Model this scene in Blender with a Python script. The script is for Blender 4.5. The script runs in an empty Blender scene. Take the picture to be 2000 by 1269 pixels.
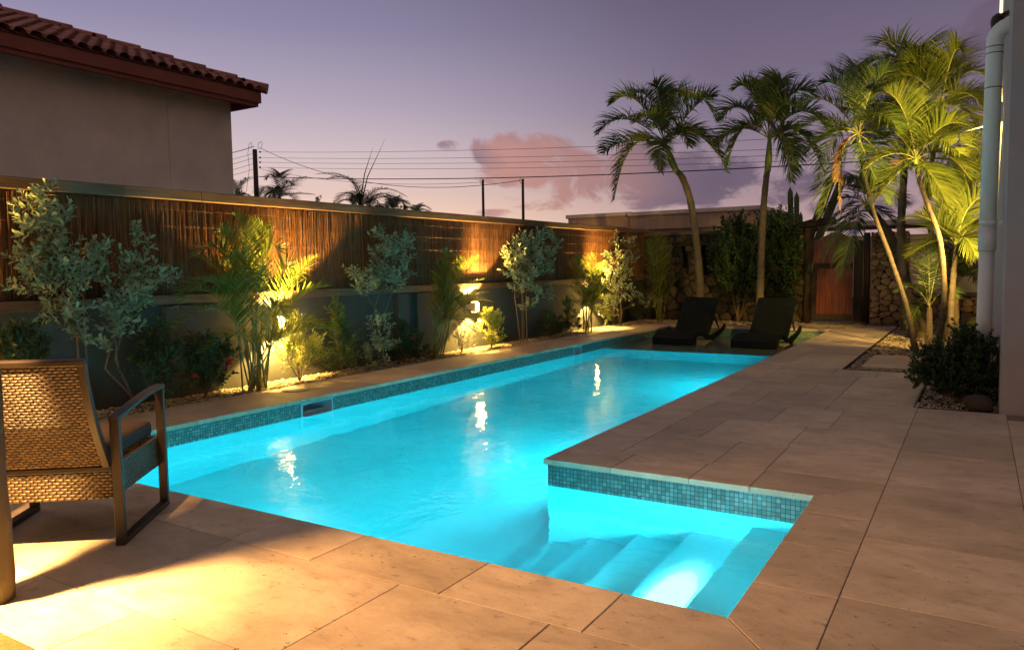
import bpy, math, random
import numpy as np
from mathutils import Vector, Matrix
R = math.radians
rnd = random.Random(7)
SC = bpy.context.scene
C = SC.collection

# ------------------------------------------------------------------ camera
F_PX, PIT, YAW, ROL, CAMH = 1480.0, .0725, .5514, -.014, 1.32
CXP, CYP = 1000.0, 634.5
fw = Vector((-math.sin(YAW)*math.cos(PIT), math.cos(YAW)*math.cos(PIT), -math.sin(PIT)))
rt0 = Vector((math.cos(YAW), math.sin(YAW), 0)); up0 = rt0.cross(fw)
rt = math.cos(ROL)*rt0 + math.sin(ROL)*up0
up = -math.sin(ROL)*rt0 + math.cos(ROL)*up0
CAM = Vector((0, 0, CAMH))
cd = bpy.data.cameras.new('camera'); cam = bpy.data.objects.new('camera', cd); C.objects.link(cam)
cd.sensor_width = 36; cd.lens = F_PX*36/2000; cd.clip_start = .05; cd.clip_end = 2000
m = Matrix((rt, up, -fw)).transposed().to_4x4(); m.translation = CAM
cam.matrix_world = m
SC.camera = cam

def un(u, v, ax, val):
    "photo pixel -> point on the plane  axis ax = val"
    d = fw*F_PX + rt*(u-CXP) - up*(v-CYP)
    return CAM + d*((val-CAM[ax])/d[ax])
def ppm(p):
    "pixels per metre at p"
    return F_PX/(Vector(p)-CAM).dot(fw)

# ------------------------------------------------------------------ view / world
SC.view_settings.view_transform = 'Standard'
SC.view_settings.look = 'None'
SC.view_settings.exposure = .72
SC.view_settings.gamma = 1
SC.render.engine = 'CYCLES'
SC.cycles.caustics_refractive = True
SC.cycles.caustics_reflective = True
SC.cycles.max_bounces = 10
SC.cycles.transmission_bounces = 8
SC.cycles.transparent_max_bounces = 12
SC.cycles.sample_clamp_indirect = 6

def nn(nt, typ, **kw):
    n = nt.nodes.new(typ)
    for k, v in kw.items():
        if k == 'inp':
            for i, val in v.items(): n.inputs[i].default_value = val
        else: setattr(n, k, v)
    return n
def ramp(nt, fac, stops, interp='LINEAR'):
    n = nt.nodes.new('ShaderNodeValToRGB'); cr = n.color_ramp; cr.interpolation = interp
    while len(cr.elements) > 1: cr.elements.remove(cr.elements[-1])
    cr.elements[0].position = stops[0][0]; cr.elements[0].color = (*stops[0][1], 1)
    for p, c in stops[1:]:
        e = cr.elements.new(p); e.color = (*c, 1)
    if fac is not None: nt.links.new(fac, n.inputs[0])
    return n.outputs[0]
def g(v): return (v, v, v)
def s2l(r, gg, b):
    f = lambda c: (c/255/12.92) if c/255 <= .04045 else ((c/255+.055)/1.055)**2.4
    return (f(r), f(gg), f(b))
def mth(nt, op, a, b=None, clamp=False):
    n = nt.nodes.new('ShaderNodeMath'); n.operation = op; n.use_clamp = clamp
    for i, x in enumerate((a, b)):
        if x is None: continue
        if isinstance(x, (int, float)): n.inputs[i].default_value = x
        else: nt.links.new(x, n.inputs[i])
    return n.outputs[0]
def mixc(nt, fac, a, b, typ='MIX'):
    n = nt.nodes.new('ShaderNodeMix'); n.data_type = 'RGBA'; n.blend_type = typ
    for i, x in ((0, fac), (6, a), (7, b)):
        if isinstance(x, (int, float)): n.inputs[i].default_value = x
        elif isinstance(x, tuple): n.inputs[i].default_value = (*x[:3], 1)
        else: nt.links.new(x, n.inputs[i])
    return n.outputs[2]
def dot(nt, vec, d):
    n = nt.nodes.new('ShaderNodeVectorMath'); n.operation = 'DOT_PRODUCT'
    nt.links.new(vec, n.inputs[0]); n.inputs[1].default_value = d
    return n.outputs['Value']

SUN_EL, SUN_AZ = R(-3.5), R(-62)          # the sun has just set, beyond the left-hand fence
W = bpy.data.worlds.new('World'); SC.world = W; W.use_nodes = True
nt = W.node_tree; nt.nodes.clear()
tc = nn(nt, 'ShaderNodeTexCoord')
D = tc.outputs['Generated']
sx = nn(nt, 'ShaderNodeSeparateXYZ'); nt.links.new(D, sx.inputs[0])
el = sx.outputs['Z']
# dusk bands by height: bright side (sunset, left) and dim side (right)
bright = ramp(nt, el, [(0, s2l(204, 166, 134)), (.06, s2l(196, 164, 140)), (.10, s2l(176, 151, 143)), (.15, s2l(160, 144, 148)), (.21, s2l(136, 126, 140)),
                       (.29, s2l(110, 104, 127)), (.40, s2l(90, 86, 108)), (.6, s2l(94, 88, 98)), (1, s2l(100, 90, 92))])
dim = ramp(nt, el, [(0, s2l(150, 124, 116)), (.05, s2l(140, 116, 116)), (.12, s2l(116, 99, 110)), (.2, s2l(92, 82, 100)),
                    (.33, s2l(74, 66, 84)), (.5, s2l(84, 76, 84)), (1, s2l(100, 90, 92))])
back = ramp(nt, el, [(0, s2l(104, 86, 78)), (.4, s2l(98, 84, 80)), (1, s2l(100, 90, 92))])
azL = (math.sin(R(-62)), math.cos(R(-62)), 0)
a = dot(nt, D, azL)                                  # 1 towards the afterglow
mr = nn(nt, 'ShaderNodeMapRange', inp={1: .66, 2: .985}); nt.links.new(a, mr.inputs[0])
mr.interpolation_type = 'SMOOTHSTEP'
col = mixc(nt, mr.outputs[0], dim, bright)
mb_ = nn(nt, 'ShaderNodeMapRange', inp={1: -.35, 2: .55}); nt.links.new(a, mb_.inputs[0]); mb_.interpolation_type = 'SMOOTHSTEP'
col = mixc(nt, mb_.outputs[0], back, col)
# clouds: noise cut to banks that stand at fixed bearings in the sky
mp = nn(nt, 'ShaderNodeMapping'); mp.inputs['Scale'].default_value = (1, 1, 1.9); nt.links.new(D, mp.inputs[0])
nz = nn(nt, 'ShaderNodeTexNoise', inp={'Scale': 8.5, 'Detail': 11, 'Roughness': .62, 'Distortion': .5}); nt.links.new(mp.outputs[0], nz.inputs[0])
nz2 = nn(nt, 'ShaderNodeTexNoise', inp={'Scale': 5, 'Detail': 4, 'Roughness': .5}); nt.links.new(mp.outputs[0], nz2.inputs[0])
def bank(u, v, ru, rv, amp, soft=1.0):
    d0 = (un(u, v, 1, 50)-CAM).normalized()
    hx = Vector((0, 0, 1)).cross(d0).normalized(); hy = d0.cross(hx)
    uu = mth(nt, 'DIVIDE', dot(nt, D, tuple(hx)), ru/F_PX)
    vv = mth(nt, 'DIVIDE', mth(nt, 'SUBTRACT', dot(nt, D, tuple(hy)), 0.0), rv/F_PX)
    r2 = mth(nt, 'ADD', mth(nt, 'MULTIPLY', uu, uu), mth(nt, 'MULTIPLY', vv, vv))
    k = mth(nt, 'SUBTRACT', amp, mth(nt, 'MULTIPLY', r2, amp*soft))
    front = mth(nt, 'GREATER_THAN', dot(nt, D, tuple(d0)), .3)
    return mth(nt, 'MULTIPLY', mth(nt, 'MAXIMUM', k, 0), front)
BANKS = [(1035, 290, 130, 48, .42), (1150, 335, 230, 62, .40), (1330, 345, 185, 72, .46), (1120, 375, 170, 40, .26), (1520, 360, 90, 42, .20),
         (1900, 160, 110, 95, .34), (965, 417, 42, 12, .2), (1250, 300, 150, 45, .32), (795, 302, 45, 9, .10), (880, 285, 30, 12, .12), (1700, 400, 110, 30, .2), (1960, 60, 60, 60, .2)]
acc = None
for bk in BANKS:
    o = bank(*bk); acc = o if acc is None else mth(nt, 'MAXIMUM', acc, o)
dens = mth(nt, 'ADD', acc, mth(nt, 'MULTIPLY', mth(nt, 'SUBTRACT', nz.outputs[0], .5), 1.7))
mk = nn(nt, 'ShaderNodeMapRange', inp={1: .10, 2: .31}); nt.links.new(dens, mk.inputs[0]); mk.interpolation_type = 'SMOOTHSTEP'
has = nn(nt, 'ShaderNodeMapRange', inp={1: .0, 2: .05}); nt.links.new(acc, has.inputs[0])
cmask = mth(nt, 'MULTIPLY', mk.outputs[0], has.outputs[0])
# clouds are rosier towards the afterglow, greyer away from it and in their thick parts
warm = nn(nt, 'ShaderNodeMapRange', inp={1: .70, 2: .90}); nt.links.new(a, warm.inputs[0])
ccol = mixc(nt, warm.outputs[0], s2l(84, 70, 84), s2l(158, 110, 98))
cdark = mixc(nt, warm.outputs[0], s2l(70, 60, 78), s2l(106, 84, 96))
ns = nn(nt, 'ShaderNodeMapRange', inp={1: .40, 2: .60}); nt.links.new(nz2.outputs[0], ns.inputs[0])
ccol = mixc(nt, ns.outputs[0], ccol, cdark)
col = mixc(nt, mth(nt, 'MULTIPLY', cmask, .88), col, ccol)
# below the horizon: dark land
blw = mth(nt, 'LESS_THAN', el, -.01)
col = mixc(nt, blw, col, s2l(40, 34, 34))
bg = nn(nt, 'ShaderNodeBackground'); nt.links.new(col, bg.inputs[0]); bg.inputs[1].default_value = 1.12
# a little physical twilight sky on top
sky = nn(nt, 'ShaderNodeTexSky', sky_type='NISHITA', sun_disc=False, sun_elevation=SUN_EL, sun_rotation=SUN_AZ)
bg2 = nn(nt, 'ShaderNodeBackground'); nt.links.new(sky.outputs[0], bg2.inputs[0]); bg2.inputs[1].default_value = .05
ad = nn(nt, 'ShaderNodeAddShader'); nt.links.new(bg.outputs[0], ad.inputs[0]); nt.links.new(bg2.outputs[0], ad.inputs[1])
ow = nn(nt, 'ShaderNodeOutputWorld'); nt.links.new(ad.outputs[0], ow.inputs[0])

# ------------------------------------------------------------------ helpers: objects
def tag(o, label=None, cat=None, group=None, kind=None):
    if label: o['label'] = label
    if cat: o['category'] = cat
    if group: o['group'] = group
    if kind: o['kind'] = kind
    return o
def empty(name, loc, label, cat, group=None, rz=0):
    o = bpy.data.objects.new(name, None); C.objects.link(o); o.empty_display_size = .2
    o.location = loc; o.rotation_euler = (0, 0, rz)
    return tag(o, label, cat, group)
class MB:
    def __init__(s): s.v = []; s.f = []; s.m = []; s.n = 0
    def add(s, vs, fs, mi=0):
        b = s.n; s.v.extend([tuple(x) for x in vs]); s.n += len(vs)
        for f in fs: s.f.append(tuple(b+i for i in f)); s.m.append(mi)
    def box(s, x0, x1, y0, y1, z0, z1, mi=0):
        s.add([(x0,y0,z0),(x1,y0,z0),(x1,y1,z0),(x0,y1,z0),(x0,y0,z1),(x1,y0,z1),(x1,y1,z1),(x0,y1,z1)],
              [(0,3,2,1),(4,5,6,7),(0,1,5,4),(1,2,6,5),(2,3,7,6),(3,0,4,7)], mi)
    def tube(s, pts, rads, n=8, caps=True, mi=0, flat=None):
        pts = [Vector(p) for p in pts]; L = len(pts)
        if isinstance(rads, (int, float)): rads = [rads]*L
        prev = None; vs = []
        for i in range(L):
            t = (pts[min(i+1, L-1)]-pts[max(i-1, 0)])
            if t.length < 1e-9: t = Vector((0, 0, 1))
            t.normalize()
            if prev is None:
                a = Vector((0, 0, 1)) if abs(t.z) < .9 else Vector((1, 0, 0))
                nrm = t.cross(a).normalized()
            else: nrm = (prev - t*prev.dot(t)).normalized()
            prev = nrm; bi = t.cross(nrm)
            for k in range(n):
                an = 2*math.pi*k/n
                vs.append(pts[i]+(nrm*math.cos(an)+bi*math.sin(an))*rads[i])
        fs = []
        for i in range(L-1):
            for k in range(n):
                k2 = (k+1) % n
                fs.append((i*n+k, i*n+k2, (i+1)*n+k2, (i+1)*n+k))
        if caps: fs.append(tuple(range(n-1, -1, -1))); fs.append(tuple((L-1)*n+k for k in range(n)))
        s.add(vs, fs, mi)
    def beam(s, p, q, w, h, upv=(0, 0, 1), mi=0):
        p = Vector(p); q = Vector(q); t = (q-p).normalized(); u = Vector(upv)
        sd = t.cross(u).normalized()*w/2; uu = sd.cross(t).normalized()*h/2
        vs = [p-sd-uu, p+sd-uu, p+sd+uu, p-sd+uu, q-sd-uu, q+sd-uu, q+sd+uu, q-sd+uu]
        s.add(vs, [(0,1,2,3),(7,6,5,4),(0,4,5,1),(1,5,6,2),(2,6,7,3),(3,7,4,0)], mi)
    def build(s, name, mats, parent=None, smooth=False, bevel=0, local=False):
        me = bpy.data.meshes.new(name); me.from_pydata(s.v, [], s.f)
        if not isinstance(mats, (list, tuple)): mats = [mats]
        for mm in mats: me.materials.append(mm)
        if len(mats) > 1: me.polygons.foreach_set('material_index', s.m)
        if smooth: me.polygons.foreach_set('use_smooth', [True]*len(me.polygons))
        me.update()
        o = bpy.data.objects.new(name, me); C.objects.link(o)
        if parent:
            o.parent = parent
            if not local and not parent.parent:      # shapes drawn in world space
                o.matrix_parent_inverse = (Matrix.Translation(parent.location) @ parent.rotation_euler.to_matrix().to_4x4()).inverted()
        if bevel:
            b = o.modifiers.new('bevel', 'BEVEL'); b.width = bevel; b.segments = 2; b.limit_method = 'ANGLE'
        return o

# ------------------------------------------------------------------ materials
def new_mat(name):
    mt = bpy.data.materials.new(name); mt.use_nodes = True
    nt = mt.node_tree; b = nt.nodes['Principled BSDF']
    return mt, nt, b
def bump(nt, b, h, strength=.3, dist=.01):
    bn = nn(nt, 'ShaderNodeBump', inp={'Strength': strength, 'Distance': dist}); nt.links.new(h, bn.inputs['Height']); nt.links.new(bn.outputs[0], b.inputs['Normal'])
    return bn
def simple(name, col, rough=.6, metal=0, var=.15, scale=8, bmp=.15, dist=.004, spec=.5, island=0, coord='Object', stretch=None):
    mt, nt, b = new_mat(name)
    t = nn(nt, 'ShaderNodeTexCoord'); vec = t.outputs[coord]
    if stretch:
        mpn = nn(nt, 'ShaderNodeMapping'); mpn.inputs['Scale'].default_value = stretch; nt.links.new(vec, mpn.inputs[0]); vec = mpn.outputs[0]
    n1 = nn(nt, 'ShaderNodeTexNoise', inp={'Scale': scale, 'Detail': 6, 'Roughness': .6}); nt.links.new(vec, n1.inputs[0])
    lo = tuple(c*(1-var) for c in col); hi = tuple(min(1, c*(1+var)) for c in col)
    c = ramp(nt, n1.outputs[0], [(.3, lo), (.7, hi)])
    if island:
        gi = nn(nt, 'ShaderNodeNewGeometry')
        k = ramp(nt, gi.outputs['Random Per Island'], [(0, g(1-island)), (1, g(1+island))])
        mm = nn(nt, 'ShaderNodeMapRange', inp={3: 1-island, 4: 1+island}); nt.links.new(gi.outputs['Random Per Island'], mm.inputs[0])
        c = mixc(nt, 1.0, c, mm.outputs[0], 'MULTIPLY')
    nt.links.new(c, b.inputs['Base Color'])
    b.inputs['Roughness'].default_value = rough; b.inputs['Metallic'].default_value = metal
    b.inputs['Specular IOR Level'].default_value = spec
    if bmp:
        n2 = nn(nt, 'ShaderNodeTexNoise', inp={'Scale': scale*6, 'Detail': 5, 'Roughness': .65}); nt.links.new(vec, n2.inputs[0])
        bump(nt, b, n2.outputs[0], bmp, dist)
    return mt
def leaf_mat(name, c1, c2, rough=.5, trans=.25, spec=.4):
    mt, nt, b = new_mat(name)
    gi = nn(nt, 'ShaderNodeNewGeometry')
    c = ramp(nt, gi.outputs['Random Per Island'], [(0, c1), (1, c2)])
    nt.links.new(c, b.inputs['Base Color']); b.inputs['Roughness'].default_value = rough
    b.inputs['Specular IOR Level'].default_value = spec
    tr = nn(nt, 'ShaderNodeBsdfTranslucent'); nt.links.new(c, tr.inputs[0])
    mx = nn(nt, 'ShaderNodeMixShader'); mx.inputs[0].default_value = trans
    out = nt.nodes['Material Output']
    nt.links.new(b.outputs[0], mx.inputs[1]); nt.links.new(tr.outputs[0], mx.inputs[2]); nt.links.new(mx.outputs[0], out.inputs[0])
    return mt
def emis(name, col, st):
    mt, nt, b = new_mat(name)
    b.inputs['Base Color'].default_value = (.8, .8, .8, 1)
    b.inputs['Emission Color'].default_value = (*col, 1); b.inputs['Emission Strength'].default_value = st
    return mt

def travertine():
    mt, nt, b = new_mat('travertine paving')
    t = nn(nt, 'ShaderNodeTexCoord'); gi = nn(nt, 'ShaderNodeNewGeometry')
    off = nn(nt, 'ShaderNodeVectorMath', operation='SCALE'); nt.links.new(gi.outputs['Random Per Island'], off.inputs['Scale']); off.inputs[0].default_value = (37, 61, 13)
    ad = nn(nt, 'ShaderNodeVectorMath', operation='ADD'); nt.links.new(t.outputs['Object'], ad.inputs[0]); nt.links.new(off.outputs[0], ad.inputs[1])
    mpn = nn(nt, 'ShaderNodeMapping'); mpn.inputs['Scale'].default_value = (1, 1.7, 1); nt.links.new(ad.outputs[0], mpn.inputs[0])
    n1 = nn(nt, 'ShaderNodeTexNoise', inp={'Scale': 2.6, 'Detail': 9, 'Roughness': .62, 'Distortion': .8}); nt.links.new(mpn.outputs[0], n1.inputs[0])
    c = ramp(nt, n1.outputs[0], [(.25, (.49, .385, .27)), (.5, (.67, .54, .40)), (.75, (.79, .67, .52))])
    n2 = nn(nt, 'ShaderNodeTexNoise', inp={'Scale': 11, 'Detail': 10, 'Roughness': .74, 'Distortion': .5}); nt.links.new(mpn.outputs[0], n2.inputs[0])
    st = ramp(nt, n2.outputs[0], [(.28, g(.40)), (.42, g(.90)), (.7, g(1))])
    c = mixc(nt, 1, c, st, 'MULTIPLY')
    # large soft stains over the whole terrace
    n3 = nn(nt, 'ShaderNodeTexNoise', inp={'Scale': .9, 'Detail': 5, 'Roughness': .6}); nt.links.new(t.outputs['Object'], n3.inputs[0])
    c = mixc(nt, 1, c, ramp(nt, n3.outputs[0], [(.3, g(.74)), (.6, g(1))]), 'MULTIPLY')
    # small open pores
    v = nn(nt, 'ShaderNodeTexVoronoi', inp={'Scale': 22, 'Randomness': 1}); nt.links.new(mpn.outputs[0], v.inputs[0])
    n4 = nn(nt, 'ShaderNodeTexNoise', inp={'Scale': 3.1, 'Detail': 3}); nt.links.new(ad.outputs[0], n4.inputs[0])
    thr = mth(nt, 'MULTIPLY', mth(nt, 'SUBTRACT', n4.outputs[0], .36), .85)
    pore = mth(nt, 'LESS_THAN', v.outputs['Distance'], thr)
    n5 = nn(nt, 'ShaderNodeTexNoise', inp={'Scale': 60, 'Detail': 2}); nt.links.new(mpn.outputs[0], n5.inputs[0])
    pore = mth(nt, 'MULTIPLY', pore, mth(nt, 'GREATER_THAN', n5.outputs[0], .56))
    c = mixc(nt, mth(nt, 'MULTIPLY', pore, .7), c, (.16, .09, .05))
    mr_ = nn(nt, 'ShaderNodeMapRange', inp={3: .80, 4: 1.10}); nt.links.new(gi.outputs['Random Per Island'], mr_.inputs[0])
    c = mixc(nt, 1, c, mr_.outputs[0], 'MULTIPLY')
    nt.links.new(c, b.inputs['Base Color']); b.inputs['Roughness'].default_value = .62
    nt.links.new(ramp(nt, n1.outputs[0], [(.3, g(.5)), (.7, g(.72))]), b.inputs['Roughness'])
    hh = mth(nt, 'SUBTRACT', mth(nt, 'ADD', n2.outputs[0], mth(nt, 'MULTIPLY', n5.outputs[0], .3)), mth(nt, 'MULTIPLY', pore, .8))
    bump(nt, b, hh, .7, .006)
    return mt

def mosaic():
    "25 mm glass mosaic, grey-green, dark grout"
    mt, nt, b = new_mat('pool mosaic')
    t = nn(nt, 'ShaderNodeTexCoord'); s = nn(nt, 'ShaderNodeSeparateXYZ'); nt.links.new(t.outputs['Object'], s.inputs[0])
    gm = nn(nt, 'ShaderNodeNewGeometry'); sn = nn(nt, 'ShaderNodeSeparateXYZ'); nt.links.new(gm.outputs['True Normal'], sn.inputs[0])
    onx = mth(nt, 'GREATER_THAN', mth(nt, 'ABSOLUTE', sn.outputs['X']), .5)
    h = mth(nt, 'ADD', mth(nt, 'MULTIPLY', onx, s.outputs['Y']), mth(nt, 'MULTIPLY', mth(nt, 'SUBTRACT', 1.0, onx), s.outputs['X']))
    P = .0275
    def cell(x):
        x = mth(nt, 'DIVIDE', x, P); fl = mth(nt, 'FLOOR', x); fr = mth(nt, 'FRACT', x)
        return fl, mth(nt, 'ABSOLUTE', mth(nt, 'SUBTRACT', fr, .5))
    fa, da = cell(h); fb, db = cell(mth(nt, 'ADD', s.outputs['Z'], 3.0))
    gr = mth(nt, 'GREATER_THAN', mth(nt, 'MAXIMUM', da, db), .43)
    cv = nn(nt, 'ShaderNodeCombineXYZ'); nt.links.new(fa, cv.inputs[0]); nt.links.new(fb, cv.inputs[1]); nt.links.new(onx, cv.inputs[2])
    wn = nn(nt, 'ShaderNodeTexWhiteNoise', noise_dimensions='3D'); nt.links.new(cv.outputs[0], wn.inputs[0])
    c = ramp(nt, wn.outputs['Value'], [(0, (.08, .17, .17)), (.6, (.12, .24, .24)), (1, (.18, .32, .32))])
    c = mixc(nt, gr, c, (.035, .045, .045))
    nt.links.new(c, b.inputs['Base Color'])
    nt.links.new(ramp(nt, gr, [(0, g(.22)), (1, g(.8))]), b.inputs['Roughness'])
    bump(nt, b, mth(nt, 'SUBTRACT', 1.0, gr), .5, .002)
    return mt
def plaster():
    mt, nt, b = new_mat('pool plaster')
    t = nn(nt, 'ShaderNodeTexCoord')
    n1 = nn(nt, 'ShaderNodeTexNoise', inp={'Scale': 1.2, 'Detail': 6, 'Roughness': .6}); nt.links.new(t.outputs['Object'], n1.inputs[0])
    c = ramp(nt, n1.outputs[0], [(.3, (.10, .52, .58)), (.7, (.16, .64, .70))])
    nt.links.new(c, b.inputs['Base Color']); b.inputs['Roughness'].default_value = .8
    return mt
def water():
    mt, nt, b = new_mat('pool water')
    nt.nodes.remove(b)
    t = nn(nt, 'ShaderNodeTexCoord')
    mpn = nn(nt, 'ShaderNodeMapping'); mpn.inputs['Scale'].default_value = (1, .75, 1); mpn.inputs['Rotation'].default_value = (0, 0, .5); nt.links.new(t.outputs['Object'], mpn.inputs[0])
    n1 = nn(nt, 'ShaderNodeTexNoise', inp={'Scale': 2.4, 'Detail': 4, 'Roughness': .55, 'Distortion': .6}); nt.links.new(mpn.outputs[0], n1.inputs[0])
    n2 = nn(nt, 'ShaderNodeTexNoise', inp={'Scale': 11, 'Detail': 3, 'Roughness': .5, 'Distortion': .4}); nt.links.new(mpn.outputs[0], n2.inputs[0])
    n3 = nn(nt, 'ShaderNodeTexNoise', inp={'Scale': 1.0, 'Detail': 2}); nt.links.new(t.outputs['Object'], n3.inputs[0])
    rough = nn(nt, 'ShaderNodeMapRange', inp={1: .38, 2: .62, 3: .12, 4: 1.0}); nt.links.new(n3.outputs[0], rough.inputs[0])
    h = mth(nt, 'ADD', n1.outputs[0], mth(nt, 'MULTIPLY', mth(nt, 'MULTIPLY', n2.outputs[0], rough.outputs[0]), .20))
    bn = nn(nt, 'ShaderNodeBump', inp={'Strength': .5, 'Distance': .023}); nt.links.new(h, bn.inputs['Height'])
    gl = nn(nt, 'ShaderNodeBsdfGlass', inp={'Color': (.93, 1, 1, 1), 'Roughness': .03, 'IOR': 1.33}); nt.links.new(bn.outputs[0], gl.inputs['Normal'])
    nt.links.new(gl.outputs[0], nt.nodes['Material Output'].inputs[0])
    return mt
def wood(name, dark, light, scale=3, rough=.7, ax=1, island=.15, bmp=.4):
    mt, nt, b = new_mat(name)
    t = nn(nt, 'ShaderNodeTexCoord'); mpn = nn(nt, 'ShaderNodeMapping')
    sc = [9, 9, 9]; sc[ax] = .7; mpn.inputs['Scale'].default_value = sc; nt.links.new(t.outputs['Object'], mpn.inputs[0])
    n1 = nn(nt, 'ShaderNodeTexNoise', inp={'Scale': scale, 'Detail': 8, 'Roughness': .65, 'Distortion': .6}); nt.links.new(mpn.outputs[0], n1.inputs[0])
    n2 = nn(nt, 'ShaderNodeTexNoise', inp={'Scale': 1.3, 'Detail': 3}); nt.links.new(t.outputs['Object'], n2.inputs[0])
    c = ramp(nt, n1.outputs[0], [(.28, dark), (.72, light)])
    c = mixc(nt, 1, c, ramp(nt, n2.outputs[0], [(.3, g(.7)), (.65, g(1.05))]), 'MULTIPLY')
    gi = nn(nt, 'ShaderNodeNewGeometry'); mm = nn(nt, 'ShaderNodeMapRange', inp={3: 1-island, 4: 1+island}); nt.links.new(gi.outputs['Random Per Island'], mm.inputs[0])
    c = mixc(nt, 1, c, mm.outputs[0], 'MULTIPLY')
    nt.links.new(c, b.inputs['Base Color']); b.inputs['Roughness'].default_value = rough
    bump(nt, b, n1.outputs[0], bmp, .004)
    return mt
def stucco(name, col, var=.12, bmp=.25, streak=True):
    mt, nt, b = new_mat(name)
    t = nn(nt, 'ShaderNodeTexCoord')
    n1 = nn(nt, 'ShaderNodeTexNoise', inp={'Scale': 1.6, 'Detail': 7, 'Roughness': .6}); nt.links.new(t.outputs['Object'], n1.inputs[0])
    c = ramp(nt, n1.outputs[0], [(.3, tuple(x*(1-var) for x in col)), (.7, tuple(x*(1+var*.6) for x in col))])
    if streak:
        mpn = nn(nt, 'ShaderNodeMapping'); mpn.inputs['Scale'].default_value = (5, 5, .35); nt.links.new(t.outputs['Object'], mpn.inputs[0])
        n3 = nn(nt, 'ShaderNodeTexNoise', inp={'Scale': 1.2, 'Detail': 5}); nt.links.new(mpn.outputs[0], n3.inputs[0])
        c = mixc(nt, 1, c, ramp(nt, n3.outputs[0], [(.35, g(.86)), (.6, g(1))]), 'MULTIPLY')
    nt.links.new(c, b.inputs['Base Color']); b.inputs['Roughness'].default_value = .9
    n2 = nn(nt, 'ShaderNodeTexNoise', inp={'Scale': 70, 'Detail': 5, 'Roughness': .7}); nt.links.new(t.outputs['Object'], n2.inputs[0])
    bump(nt, b, n2.outputs[0], bmp, .004)
    return mt

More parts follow.
